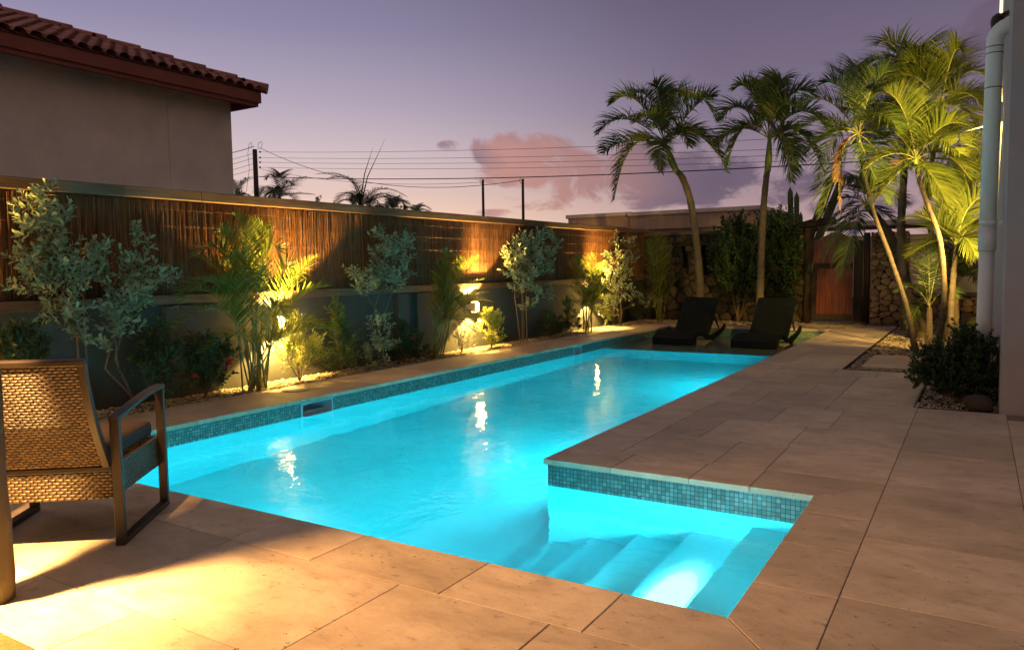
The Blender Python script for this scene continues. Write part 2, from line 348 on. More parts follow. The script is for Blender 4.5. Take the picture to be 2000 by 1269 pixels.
M = dict(
    trav=travertine(), mosaic=mosaic(), plaster=plaster(), water=water(),
    grout=simple('joint grout', (.21, .15, .10), .95),
    shelf=simple('shelf stone', (.26, .24, .17), .8, scale=3),
    soil=simple('bed soil', (.05, .035, .025), .95, scale=20, bmp=.6, dist=.02),
    earth=simple('bare ground', (.06, .05, .04), .95, scale=3),
    pebble=simple('gravel pebbles', (.40, .33, .24), .8, island=.45, scale=30, var=.2),
    reed=wood('dried reed', (.035, .013, .006), (.26, .105, .034), scale=5, ax=2, island=.55, rough=.75),
    timber=wood('weathered timber rail', (.075, .043, .024), (.22, .13, .07), scale=2.2, ax=1, island=.12),
    gatewood=wood('varnished red gate planks', (.15, .028, .012), (.33, .075, .03), scale=2.2, ax=2, island=.2, rough=.45),
    darkwood=wood('dark gate timber', (.022, .014, .010), (.06, .036, .022), scale=2, ax=2),
    postwood=wood('rough log post', (.035, .024, .010), (.10, .072, .03), scale=1.6, ax=2, bmp=.8),
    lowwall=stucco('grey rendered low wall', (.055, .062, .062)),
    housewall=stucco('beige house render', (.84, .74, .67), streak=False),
    whitewall=stucco('white house render', (.37, .345, .36), streak=False),
    fascia=simple('dark red fascia paint', (.24, .05, .03), .55, scale=4),
    rooftile=simple('clay barrel tiles', (.32, .125, .095), .75, scale=6, island=.25, var=.25),
    tan=stucco('tan rendered parapet', (.68, .46, .32)),
    offwhite=simple('off-white painted trim', (.84, .73, .63), .7, scale=3),
    pvc=simple('white plastic pipe', (.80, .80, .78), .35, scale=4, var=.06, bmp=.04),
    white=simple('white plastic', (.42, .52, .58), .4, var=.05, bmp=.03),
    lid=simple('cream lid', (.46, .38, .28), .6),
    chrome=simple('brushed chrome', (.6, .62, .62), .2, metal=1, var=.05, bmp=0),
    black=simple('black powder coat', (.016, .015, .015), .38, scale=12, var=.2, bmp=.05),
    bronze=simple('brown powder coated frame', (.028, .020, .014), .4, scale=12, bmp=.08),
    cushion=simple('charcoal cushion', (.03, .018, .018), .9, scale=30, bmp=.3),
    cable=simple('black cable', (.012, .011, .012), .6, bmp=0),
    pole=simple('grey timber pole', (.055, .042, .038), .85, stretch=(6, 6, .6)),
    concrete=simple('grey concrete pole', (.10, .085, .085), .85),
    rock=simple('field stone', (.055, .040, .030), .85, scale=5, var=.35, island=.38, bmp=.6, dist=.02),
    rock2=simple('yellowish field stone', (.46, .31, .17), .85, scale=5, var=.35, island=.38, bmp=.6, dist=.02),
    mortar=simple('dark mortar', (.035, .026, .02), .95, scale=10, bmp=.5, dist=.01),
    lampbody=simple('white lamp body', (.55, .53, .48), .5, bmp=0),
    glow=emis('warm lamp glass', (1, .62, .16), 14), poolglow=emis('pool lamp lens', (.45, .95, 1), 60),
    strip=emis('warm lit wall glow', (1, .62, .28), 1.6),  # emission stands in for lamplight on the house side wall
    purple=emis('purple light strip', (.14, .05, .75), .35), warmwin=emis('warm lit window', (1, .55, .18), 3),
    bark=simple('shrub bark', (.16, .10, .06), .85, scale=20, bmp=.5),
    pbark=simple('palm trunk', (.095, .075, .052), .85, stretch=(3, 3, 14), scale=2, var=.35, bmp=.5, dist=.012),
    shaft=simple('green crownshaft', (.13, .19, .05), .45, scale=4, var=.3),
    rachis=simple('frond stalk', (.20, .21, .06), .5, var=.2),
    silver=leaf_mat('silver buttonwood leaves', (.17, .24, .14), (.35, .43, .26), .5, .2),
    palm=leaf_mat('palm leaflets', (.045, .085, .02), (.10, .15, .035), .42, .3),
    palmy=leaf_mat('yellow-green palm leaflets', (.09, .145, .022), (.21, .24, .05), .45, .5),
    dead=leaf_mat('dry palm leaflets', (.22, .12, .045), (.34, .20, .08), .7, .3),
    dark=leaf_mat('dark glossy leaves', (.018, .045, .014), (.05, .10, .03), .35, .15),
    mid=leaf_mat('mid green leaves', (.05, .10, .02), (.12, .18, .045), .45, .25),
    lime=leaf_mat('yellow-green leaves', (.15, .20, .04), (.32, .35, .09), .5, .3),
    flower=leaf_mat('red petals', (.55, .02, .015), (.75, .05, .03), .5, .2),
    cactus=simple('cactus skin', (.13, .16, .05), .6, scale=6, var=.25),
    hose=simple('green garden hose', (.20, .26, .07), .45, var=.1, bmp=0),
    mat=simple('woven coir', (.17, .10, .035), .95, scale=60, var=.4, bmp=.8, dist=.01),
    cab=simple('cream painted cabinet', (.6, .55, .42), .5, var=.08),
)
def wicker(name, dark, light, sx=.035, sz=.022):
    mt, nt, b = new_mat(name)
    t = nn(nt, 'ShaderNodeTexCoord'); s = nn(nt, 'ShaderNodeSeparateXYZ'); nt.links.new(t.outputs['UV'], s.inputs[0])
    nzz = nn(nt, 'ShaderNodeTexNoise', inp={'Scale': 9, 'Detail': 3}); nt.links.new(t.outputs['UV'], nzz.inputs[0])
    wob = mth(nt, 'MULTIPLY', mth(nt, 'SUBTRACT', nzz.outputs[0], .5), .014)
    u = mth(nt, 'DIVIDE', mth(nt, 'ADD', s.outputs['X'], wob), sx); v = mth(nt, 'DIVIDE', mth(nt, 'ADD', s.outputs['Y'], wob), sz)
    row = mth(nt, 'FLOOR', v)
    par = mth(nt, 'MULTIPLY', mth(nt, 'MODULO', row, 2.0), .5)
    uu = mth(nt, 'FRACT', mth(nt, 'ADD', u, par)); vv = mth(nt, 'FRACT', v)
    bu = mth(nt, 'SINE', mth(nt, 'MULTIPLY', uu, math.pi)); bv = mth(nt, 'SINE', mth(nt, 'MULTIPLY', vv, math.pi))
    h = mth(nt, 'MULTIPLY', mth(nt, 'POWER', bu, .6), mth(nt, 'POWER', bv, .45))
    cv = nn(nt, 'ShaderNodeCombineXYZ'); nt.links.new(mth(nt, 'FLOOR', mth(nt, 'ADD', u, par)), cv.inputs[0]); nt.links.new(row, cv.inputs[1])
    wn = nn(nt, 'ShaderNodeTexWhiteNoise', noise_dimensions='2D'); nt.links.new(cv.outputs[0], wn.inputs[0])
    c = ramp(nt, wn.outputs['Value'], [(0, dark), (1, light)])
    c = mixc(nt, 1, c, ramp(nt, h, [(.15, g(.25)), (.5, g(1))]), 'MULTIPLY')
    nt.links.new(c, b.inputs['Base Color']); b.inputs['Roughness'].default_value = .38 if dark[0] > .05 else .8
    b.inputs['Specular IOR Level'].default_value = .5 if dark[0] > .05 else .12
    bump(nt, b, h, 1.0, .010)
    return mt
M['wicker'] = wicker('brown flat wicker', (.075, .045, .018), (.14, .09, .038), .034, .0155)
M['wickerdark'] = wicker('black wicker', (.005, .008, .010), (.010, .014, .016), .03, .018)

def set_uv(o, fn):
    me = o.data; uv = me.uv_layers.new(name='uv')
    for p in me.polygons:
        for li in p.loop_indices:
            uv.data[li].uv = fn(me.vertices[me.loops[li].vertex_index].co, p.normal)

# ------------------------------------------------------------------ layout numbers
XL, XR, XS = -6.015, -2.535, -.747      # pool: left wall, right wall, right wall of the step alcove
YN, YJ, YF = 2.76, 4.585, 16.69         # near wall, inner jut, far wall
XB = -6.83                              # edge of the planted bed
WZ = -.185                              # water level
YW = 18.8                               # far stone wall
XW = .19                                # side of the white house
YC = 7.88                               # its corner

# ------------------------------------------------------------------ ground, terrace, pool
mb = MB()
hx0, hx1, hy0, hy1 = XL-.02, XS+.02, YN-.02, YF+.02
mb2 = MB()
def sheet(m_, x0, x1, y0, y1, z): m_.add([(x0,y0,z),(x1,y0,z),(x1,y1,z),(x0,y1,z)], [(0,1,2,3)])
# the ground leaves out the pool
for (x0, x1, y0, y1) in [(-600, XL-.05, -600, 600), (XS+.05, 600, -600, 600), (XL-.05, XS+.05, -600, YN-.05), (XL-.05, XS+.05, YF+.05, 600), (XR+.05, XS+.05, YJ+.05, YF+.05)]:
    sheet(mb, x0, x1, y0, y1, -.06)
tag(mb.build('ground', M['earth']), kind='structure')

T = .037   # slab thickness shown
def slab(m_, poly, z=0, gap=.0022, ch=.0025):
    "one paving slab from a convex polygon with tiny chamfer and a joint round it"
    c = Vector((sum(p[0] for p in poly)/len(poly), sum(p[1] for p in poly)/len(poly), 0))
    n = len(poly)
    def inset(d):
        out = []
        for i in range(n):
            p0 = Vector((*poly[i-1], 0)); p1 = Vector((*poly[i], 0)); p2 = Vector((*poly[(i+1) % n], 0))
            e1 = (p1-p0).normalized(); e2 = (p2-p1).normalized()
            n1 = Vector((-e1.y, e1.x, 0)); n2 = Vector((-e2.y, e2.x, 0))
            k = 1+n1.dot(n2)
            out.append(p1+(n1+n2)*(d/k))
        return out
    dz = rnd.uniform(-.0007, .0007)
    a_ = inset(gap); b_ = inset(gap+ch)
    vs = [(p.x, p.y, z-T) for p in a_]+[(p.x, p.y, z-ch+dz) for p in a_]+[(p.x, p.y, z+dz) for p in b_]
    fs = [tuple(range(2*n, 3*n))]
    for i in range(n):
        j = (i+1) % n
        fs.append((i, j, n+j, n+i)); fs.append((n+i, n+j, 2*n+j, 2*n+i))
    m_.add(vs, fs)
def rect(m_, x0, x1, y0, y1): slab(m_, [(x0,y0),(x1,y0),(x1,y1),(x0,y1)])
def run(m_, x0, x1, y0, y1, cuts, axis):
    prev = (x0, y0)[axis]; end = (x1, y1)[axis]
    for c_ in list(cuts)+[end]:
        if c_ <= prev+.05: continue
        c_ = min(c_, end)
        if axis == 0: rect(m_, prev, c_, y0, y1)
        else: rect(m_, x0, x1, prev, c_)
        prev = c_
        if prev >= end: break
def steps(a0, a1, st, jit=0): 
    out = []; x = a0
    while x < a1: x += st+rnd.uniform(-jit, jit); out.append(x)
    return out
# coping (bullnose ring with mitred corners)
cop = MB()
yo = 2.405; xo = -.44; yjo = 5.0; yfo = 17.05
ov = .03   # overhang over the water
def cop_run_x(x0, x1, y0, y1, cuts, m0=0, m1=0):
    "run along x; m0/m1 = mitre shift of the pool-side (y1) edge at both ends"
    xs = [x0]+[c_ for c_ in cuts if x0+.1 < c_ < x1-.1]+[x1]
    for i in range(len(xs)-1):
        a0, a1 = xs[i], xs[i+1]
        p = [(a0, y0), (a1, y0), (a1+(m1 if i == len(xs)-2 else 0), y1), (a0+(m0 if i == 0 else 0), y1)]
        slab(cop, p)
def cop_run_y(y0, y1, x0, x1, cuts, poly_fn=None, e00=0, e01=0, e10=0, e11=0):
    ys = [y0]+[c_ for c_ in cuts if y0+.1 < c_ < y1-.1]+[y1]
    for i in range(len(ys)-1):
        a0, a1 = ys[i], ys[i+1]
        l = i == len(ys)-2
        p = [(x0, a0+(e00 if i == 0 else 0)), (x1, a0+(e01 if i == 0 else 0)), (x1, a1+(e11 if l else 0)), (x0, a1+(e10 if l else 0))]
        slab(cop, p)
wN = YN+ov-yo
cop_run_x(XB, xo, yo, YN+ov, [-6.4, -5.75, -4.45, -3.81, -3.165, -2.592, -1.855, -1.2], m0=(XL+ov)-XB, m1=(XS-ov)-xo)
cop_run_y(yo, YJ-ov+0.0, XS-ov, xo, [3.167, 3.712, 4.24], e00=wN, e01=0, e10=0, e11=yjo-(YJ-ov))
cop_run_x(XR-ov, xo, YJ-ov, yjo, [-2.15, -1.518, -1.142], m0=.385, m1=0) if False else None
# jut coping: pool side is the low-y edge
xs = [XR-ov, -2.05, -1.518, -1.142, XS-ov]
for i in range(4):
    p = [(xs[i], YJ-ov), (xs[i+1], YJ-ov), (xs[i+1]+((xo-(XS-ov)) if i == 3 else 0), yjo), (xs[i]+(.40 if i == 0 else 0), yjo)]
    slab(cop, p)
xro = XR-ov+.40
cop_run_y(YJ-ov, YF-ov, XR-ov, xro, steps(YJ+.5, YF, .81), e01=yjo-(YJ-ov), e10=0, e11=yfo-(YF-ov))
cop_run_x(XB, XR-ov, YF-ov, yfo, steps(XB, XR, .62)) if False else None
xs = [XL+ov]+[c_ for c_ in steps(XL, XR-.3, .62)]
xs = [x for x in xs if x < XR-.4]+[XR-ov]
for i in range(len(xs)-1):
    l = i == len(xs)-2
    p = [(xs[i], YF-ov), (xs[i+1], YF-ov), (xs[i+1]+(.40 if l else 0), yfo), (xs[i]-((XL+ov-XB) if i == 0 else 0), yfo)]
    slab(cop, p)
cop_run_y(YN+ov, YF-ov, XB, XL+ov, steps(YN+.3, YF, 1.22), e00=-wN, e01=0, e10=yfo-(YF-ov), e11=0)
tag(cop.build('pool_coping', M['trav'], smooth=False), kind='structure')

# terrace slabs
tr = MB()
PX0, PX1 = -1.45, -.48
ycut = [5.0, 5.735, 6.545, 7.335, 8.17, 8.95, 9.72, 10.36]
# between the right-hand coping and the lawn of gravel
for i in range(len(ycut)-1):
    y0, y1 = ycut[i], ycut[i+1]
    rows = [[xro, -1.49, -1.165, xo], [xro, -1.82, -1.165, xo], [xro, -1.49, -1.0, xo], [xro, -1.82, -1.17, xo]][i % 4]
    if i == 0: rows = [xro, -1.5, -1.15, xo]
    lastx = -.48 if y0 > 7.8 else xo
    rows = rows[:-1]+[lastx]
    for k in range(len(rows)-1): rect(tr, rows[k], rows[k+1], y0, y1)
y = 10.36; i = 0
while y < 17.0:
    y1 = min(y+.80, 17.05)
    if i % 2: rect(tr, xro, -1.45, y, y1)
    else: rect(tr, xro, -1.78, y, y1); rect(tr, -1.78, -1.45, y, y1)
    y = y1; i += 1
# right-hand band along the white house
ys = [-1.2, -.4, .5, 1.35, 2.2, 3.19, 3.955, 5.05, 5.95, 6.9, 7.84]
for k in range(len(ys)-1): rect(tr, xo, .243, ys[k], ys[k+1])
for k in range(len(ys)-1): rect(tr, .243, 1.1, ys[k]-.3, ys[k+1]-.3); rect(tr, 1.1, 2.0, ys[k], ys[k+1])
# in front of the pool (towards the camera)
rowsy = [yo, 1.69, .93, .2, -.5, -1.2]
cuts = [[-7.5, -6.3, -5.5, -4.85, -3.95, -3.13, -2.054, -1.33, xo], [-7.5, -6.6, -5.9, -5.0, -4.2, -3.46, -2.78, -2.2, -1.4, xo], [-7.5, -6.4, -5.2, -4.4, -3.6, -2.4, -1.6, -1.0, xo]]
for r_ in range(len(rowsy)-1):
    cs = cuts[r_ % 3]
    for k in range(len(cs)-1): rect(tr, cs[k], cs[k+1], rowsy[r_+1], rowsy[r_])
for k in range(8): rect(tr, -7.5, XB, yo+k*.3-.0, yo+k*.3+.3) if False else None
# towards the gate
xs = [-3.6, -3.0, -2.3, -1.45]
for k in range(3): rect(tr, xs[k], xs[k+1], 17.45, 18.05)
rect(tr, -2.35, -1.45, 17.05, 17.45)
tag(tr.build('paving', M['trav']), kind='structure')
# grout bed
gb = MB()
for (x0, x1, y0, y1) in [(-7.5, 2.0, -1.5, yo+.15), (XB, XL, yo, yfo), (XR+.003, PX0, YJ+.003, yfo), (XS+.003, .2, yo, 7.84), (PX0-.02, PX1, YJ+.003, 10.36), (XL, XR+.1, YF+.003, yfo), (.2, 2, yo, 7.84), (-3.6, PX0, 17.05, 18.05)]:
    sheet(gb, x0, x1, y0, y1, -.0034 - .0003*gb.n/4)
tag(gb.build('paving_joints', M['grout']), kind='structure')
# stepping slab in the gravel
mb = MB(); slab(mb, [(-1.27, 10.75), (.1, 10.75), (.1, 12.25), (-1.27, 12.25)], z=.002)
tag(mb.build('stepping_slab', M['trav']), 'large pale stone slab set in gravel beside the dark bushes', 'paving slab')

# pool shell
sh = MB()
def wallq(m_, p, q, z0, z1): m_.add([(*p, z0), (*q, z0), (*q, z1), (*p, z1)], [(0, 1, 2, 3)])
ZT, ZD = -.19, -1.45      # plaster starts just under the mosaic
SHY = 13.15
TZ0 = -.20
ring = [(XL, YN), (XS, YN), (XS, YJ), (XR, YJ), (XR, YF), (XL, YF)]
for i in range(6): wallq(sh, ring[i], ring[(i+1) % 6], ZD-.1, TZ0)
sheet(sh, XL, XS, YN, YJ, ZD); sheet(sh, XL, XR, YJ, SHY+.9, ZD)
# sun shelf with one step down
sh.add([(XL+.001, SHY, -.29), (XR-.001, SHY, -.29), (XR-.001, YF-.001, -.27), (XL+.001, YF-.001, -.27)], [(0, 1, 2, 3)], 1)
sh.add([(XL+.001, SHY, ZD), (XR-.001, SHY, ZD), (XR-.001, SHY, -.29), (XL+.001, SHY, -.29)], [(0, 1, 2, 3)])
# alcove steps coming down from the right
st_x = [XS, -1.13, -1.50, -1.86, -2.2, -2.52]; st_z = [-.40, -.64, -.88, -1.1, -1.3]
for k in range(5):
    x1, x0 = st_x[k], st_x[k+1]; z = st_z[k]
    sh.add([(x0, YN+.001, z), (x1-.001, YN+.001, z), (x1-.001, YJ-.001, z), (x0, YJ-.001, z), (x0, YN+.001, ZD), (x0, YJ-.001, ZD)],
           [(0, 1, 2, 3), (4, 0, 3, 5)])
tag(sh.build('pool_basin', [M['plaster'], M['shelf']]), kind='structure')
ms = MB()
ti = .004
ring2 = [(XL+ti, YN+ti), (XS-ti, YN+ti), (XS-ti, YJ-ti), (XR-ti, YJ-ti), (XR-ti, YF-ti), (XL+ti, YF-ti)]
SK = [(5.54, 5.98), (11.82, 12.12)]
for i in range(6):
    p, q = ring2[i], ring2[(i+1) % 6]
    if i == 5:    # left wall runs from far to near, with the two skimmer mouths left open
        yy = YF-ti
        for (a0, a1) in reversed(SK):
            wallq(ms, (p[0], yy), (p[0], a1), TZ0-.01, -.034)
            wallq(ms, (p[0], a1), (p[0], a0), -.052, -.034)
            yy = a0
        wallq(ms, (p[0], yy), q, TZ0-.01, -.034)
    else: wallq(ms, p, q, TZ0-.01, -.034)
tag(ms.build('waterline_tiles', M['mosaic']), kind='structure')
# tiles of the far shelf wall below the water line too
wt = MB()
wt.add([(XL+.0015, YN+.0015, WZ), (XS-.0015, YN+.0015, WZ), (XS-.0015, YJ-.0015, WZ), (XR-.0015, YJ-.0015, WZ), (XR-.0015, YF-.0015, WZ), (XL+.0015, YF-.0015, WZ)], [(0, 1, 2, 3, 4, 5)])
tag(wt.build('pool_water', M['water']), kind='structure')
# skimmers
for (a0, a1), lab in zip(SK, ('white plastic skimmer mouth in the tile band nearest the wicker chair', 'smaller looking pale skimmer mouth further down the tile band near the loungers')):
    e = empty('pool_skimmer', (XL, (a0+a1)/2, WZ), lab, 'pool skimmer', 'skimmers in the pool wall')
    b = MB(); dp = .28
    b.add([(XL, a0, TZ0-.05), (XL, a1, TZ0-.05), (XL, a1, -.05), (XL, a0, -.05), (XL-dp, a0+.06, TZ0-.05), (XL-dp, a1-.06, TZ0-.05), (XL-dp, a1-.06, -.05), (XL-dp, a0+.06, -.05)],
          [(4, 5, 6, 7), (0, 4, 7, 3), (1, 2, 6, 5), (3, 7, 6, 2), (0, 1, 5, 4)])
    b.build('throat', M['white'], e)
    b = MB(); w_ = .010
    b.box(XL+.001, XL+.010, a0-.012, a0+w_, TZ0+.0, -.045); b.box(XL+.001, XL+.010, a1-w_, a1+.008, TZ0+.0, -.045)
    b.box(XL+.001, XL+.014, a0+w_, a1-w_, -.062, -.045); b.box(XL+.001, XL+.05, a0+w_, a1-w_, TZ0+.0, TZ0+.018)
    b.build('faceplate', M['white'], e, bevel=.003)
    b = MB(); b.box(XL-.10, XL-.09, a0+.03, a1-.03, TZ0-.02, TZ0+.045); b.build('weir_flap', M['white'], e)
def lid(x, y, r, lab):
    b = MB(); n = 40
    vs = []; 
    for rr, z in ((r, .001), (r, .008), (r-.012, .013), (r-.05, .0145), (r-.056, .012), (r-.06, .0145)):
        vs += [(x+rr*math.cos(2*math.pi*k/n), y+rr*math.sin(2*math.pi*k/n), z) for k in range(n)]
    fs = [tuple(5*n+k for k in range(n))]
    for j in range(5):
        for k in range(n): fs.append((j*n+k, j*n+(k+1) % n, (j+1)*n+(k+1) % n, (j+1)*n+k))
    b.add(vs, fs)
    return tag(b.build('skimmer_lid', M['lid'], smooth=False), lab, 'lid', 'round lids in the coping')
lid(-6.53, 5.94, .15, 'round cream lid raised on the coping below the nearest lit palm')
lid(-6.60, 13.4, .13, 'flat round lid in the coping at the far end, near the third lit wall lamp')

# ------------------------------------------------------------------ planted beds and gravel
b = MB(); sheet(b, -7.6, XB+.003, 1.0, 18.9, -.025); sheet(b, -7.6, -1.4, yfo+.003, 18.9, -.03); sheet(b, PX0, XW+.3, 10.36, 22, -.035); sheet(b, PX1, XW, 7.84, 10.36, -.03)
tag(b.build('soil', M['soil']), kind='structure')
def pebbles(name, regions, label, n_per_m2, size, mat, seed):
    rs = np.random.RandomState(seed)
    # base: squashed octahedron subdivided lightly = 14-ish faces -> use cube-sphere-like 8 verts + jitter
    base = np.array([(1,0,0),(-1,0,0),(0,1,0),(0,-1,0),(0,0,1),(0,0,-.6),(.6,.6,.5),(-.6,.6,.5),(-.6,-.6,.5),(.6,-.6,.5)], float)
    faces = [(4,6,7),(4,7,8),(4,8,9),(4,9,6),(0,2,6),(2,1,7),(1,3,8),(3,0,9),(6,2,7),(7,1,8),(8,3,9),(9,0,6)]
    V = []; Fc = []; nb = 0
    for (x0, x1, y0, y1, z) in regions:
        n = int((x1-x0)*(y1-y0)*n_per_m2)
        for _ in range(n):
            x = rs.uniform(x0, x1); y = rs.uniform(y0, y1)
            s_ = size*rs.lognormal(0, .35)
            sc = np.array([rs.uniform(.7, 1.4), rs.uniform(.6, 1.1), rs.uniform(.4, .75)])*s_
            an = rs.uniform(0, 6.28); ti_ = rs.uniform(-.5, .5)
            c_, s2 = math.cos(an), math.sin(an); ct, stt = math.cos(ti_), math.sin(ti_)
            p = base*sc*rs.uniform(.85, 1.15, (10, 3))
            p = np.stack([p[:,0]*ct-p[:,2]*stt, p[:,1], p[:,0]*stt+p[:,2]*ct], 1)
            p = np.stack([p[:,0]*c_-p[:,1]*s2, p[:,0]*s2+p[:,1]*c_, p[:,2]], 1)+np.array([x, y, z+s_*rs.uniform(.1, .55)])
            V.append(p); Fc.extend([(a+nb, b_+nb, c2+nb) for a, b_, c2 in faces]); nb += 10
    me = bpy.data.meshes.new(name); me.from_pydata(np.concatenate(V).tolist(), [], Fc); me.materials.append(mat); me.update()
    o = bpy.data.objects.new(name, me); C.objects.link(o)
    return tag(o, label, 'gravel', kind='stuff')
pebbles('gravel', [(-7.42, XB-.012, 3.2, 18.7, -.022)], 'pale gravel covering the planted bed along the fence', 1900, .0105, M['pebble'], 1)
pebbles('gravel', [(-6.8, -1.5, yfo+.01, 18.75, -.028)], 'gravel strip in front of the rough stone wall', 500, .015, M['pebble'], 2)
pebbles('gravel', [(PX0+.03, XW, 10.40, 18.7, -.03), (PX1+.03, XW, 7.87, 10.4, -.026)], 'gravel round the palms on the right', 1300, .0115, M['pebble'], 3)
b = MB(); b.box(PX1-.0, PX1+.012, 7.86, 10.36, -.05, .004); b.box(PX1, XW, 7.845, 7.857, -.05, .004); b.box(PX0+.001, PX0+.012, 10.37, 17.03, -.05, .004); b.box(PX0+.012, PX1, 10.365, 10.377, -.05, .004)
tag(b.build('bed_edging', M['black']), kind='structure')

# ------------------------------------------------------------------ low wall and reed fence on the left
YS, YE = -3.0, 18.95
e = empty('low_wall', (-7.5, 8, 0), 'grey rendered low wall under the reed fence behind the plants', 'wall')
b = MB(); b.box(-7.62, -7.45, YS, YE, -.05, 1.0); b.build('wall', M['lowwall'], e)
for y0, y1 in [(-.2, .2), (4.95, 5.62), (8.75, 9.02), (9.22, 9.75), (12.45, 13.04), (16.7, 17.3)]:
    b = MB(); b.box(-7.451, -7.38, y0, y1, -.05, .985); b.build('pier', M['lowwall'], e, bevel=.006)
fe = empty('reed_fence', (-7.5, 8, 1.0), 'brown dried reed screen with timber rails on the low wall', 'fence')
def topz(y): return 2.085+.0065*y
# reeds: every stalk a thin half-round strip, all one screen
rs = np.random.RandomState(5); V = []; Fc = []; nb = 0; y = 1.5
for layer in range(2):
    y = 1.0
    while y < YE-.02:
        w_ = rs.uniform(.0022, .0048); z0 = 1.10+rs.uniform(0, .02); z1 = topz(y)-rs.uniform(.0, .03)
        ln = rs.normal(0, .012); x = -7.452+.010*layer+rs.uniform(-.004, .004)
        if layer == 1: z1 -= rs.choice([0, 0, 0, .1, .5]); 
        zz = [z0, (z0+z1)/2, z1]
        for k, z in enumerate(zz):
            oy = y+ln*(k-1)+rs.normal(0, .002)
            V += [(x, oy-w_, z), (x+w_*.9, oy, z), (x, oy+w_, z)]
        for k in range(2):
            a0 = nb+k*3
            Fc += [(a0, a0+3, a0+4, a0+1), (a0+1, a0+4, a0+5, a0+2)]
        nb += 9; y += w_*(1.5 if layer == 0 else 2.6)
me = bpy.data.meshes.new('reed_screen'); me.from_pydata(V, [], Fc); me.materials.append(M['reed']); me.update()
o = bpy.data.objects.new('reed_screen', me); C.objects.link(o); o.parent = fe; o.matrix_parent_inverse = Matrix.Translation(-fe.location)
b = MB(); b.add([(-7.50,YS,1.1),(-7.462,YS,1.1),(-7.462,YE,1.1),(-7.50,YE,1.1),(-7.50,YS,topz(YS)+.02),(-7.462,YS,topz(YS)+.02),(-7.462,YE,topz(YE)+.02),(-7.50,YE,topz(YE)+.02)],[(0,3,2,1),(4,5,6,7),(0,1,5,4),(1,2,6,5),(2,3,7,6),(3,0,4,7)]); b.build('backing', M['darkwood'], fe)
b = MB()
for z in (1.22, 1.42, 1.62, 1.82, 2.0):
    pts = []; y = 1.0
    while y < YE: pts.append((-7.431+rnd.uniform(-.001, .001), y, z+rnd.uniform(-.006, .006)+.003*y)); y += .11
    b.tube(pts, .0012, 3, caps=False)
b.build('tie_wire', M['reed'], fe)
y = YS; k = 0
for y1 in [3.9, 4.55, 5.45, 8.3, 11.3, 13.0, 15.8, YE]:
    b = MB(); xj = rnd.uniform(-.006, .006); zj = rnd.uniform(-.006, .006)
    b.add([(-7.56+xj, y+.003, topz(y)+zj), (-7.385+xj, y+.003, topz(y)+zj), (-7.385+xj, y1, topz(y1)+zj), (-7.56+xj, y1, topz(y1)+zj),
           (-7.56+xj, y+.003, topz(y)+.11+zj), (-7.385+xj, y+.003, topz(y)+.11+zj), (-7.385+xj, y1, topz(y1)+.11+zj), (-7.56+xj, y1, topz(y1)+.11+zj)],
          [(0,3,2,1),(4,5,6,7),(0,1,5,4),(1,2,6,5),(2,3,7,6),(3,0,4,7)])
    b.build('top_rail', M['timber'], fe, bevel=.008); y = y1
y = YS
for y1 in [4.2, 7.9, 11.6, 15.2, YE]:
    b = MB(); b.box(-7.52, -7.375+rnd.uniform(-.004, .004), y+.003, y1, 1.003, 1.10); b.build('bottom_rail', M['timber'], fe, bevel=.006); y = y1

# ------------------------------------------------------------------ lamps
WARM = (1.0, .56, .12)
def spot(name, loc, dr, energy, ang, blend, col, parent, rad=.02):
    l = bpy.data.lights.new(name, 'SPOT'); l.energy = energy; l.spot_size = R(ang); l.spot_blend = blend; l.color = col; l.shadow_soft_size = rad
    o = bpy.data.objects.new(name, l); C.objects.link(o); o.location = loc
    o.rotation_euler = Vector(dr).to_track_quat('-Z', 'Y').to_euler()
    if parent: o.parent = parent; o.matrix_parent_inverse = Matrix.Translation(-parent.location)
    return o
LY = [(2.15, 'wall lamp'), (6.40, ''), (10.65, ''), (15.25, '')]
labs = ['up and down wall lamp behind the silver bushes nearest the chair', 'glowing up and down wall lamp half hidden behind the nearest leafy palm clump',
        'glowing up and down wall lamp behind the windblown yellow lit palm clump', 'glowing up and down wall lamp behind the farthest bright yellow shrub']
for (y, _), lab in zip(LY, labs):
    z = .71
    e = empty('wall_lamp', (-7.45, y, z), lab, 'wall lamp', 'up and down lamps on the low wall')
    b = MB(); b.box(-7.345, -7.235, y-.055, y+.055, z-.09, z+.07); b.build('lamp_body', M['lampbody'], e, bevel=.006)
    b = MB(); b.box(-7.452, -7.346, y-.04, y+.04, z-.045, z+.035); b.build('bracket', M['lampbody'], e)
    b = MB(); b.box(-7.33, -7.25, y-.04, y+.04, z+.0715, z+.078); b.build('lens', M['glow'], e)
    b = MB(); b.box(-7.33, -7.25, y-.04, y+.04, z-.097, z-.0905); b.build('lens', M['glow'], e)
    l = bpy.data.lights.new('glow', 'POINT'); l.energy = 20; l.color = WARM; l.shadow_soft_size = .05
    o = bpy.data.objects.new('glow', l); C.objects.link(o); o.location = (-7.18, y, z+.02); o.parent = e; o.matrix_parent_inverse = Matrix.Translation(-e.location)
    spot('up_light', (-7.29, y, z+.10), (-.02, 0, 1), 560, 112, .22, WARM, e)
    spot('down_light', (-7.29, y, z-.12), (.0, 0, -1), 240, 118, .2, WARM, e)
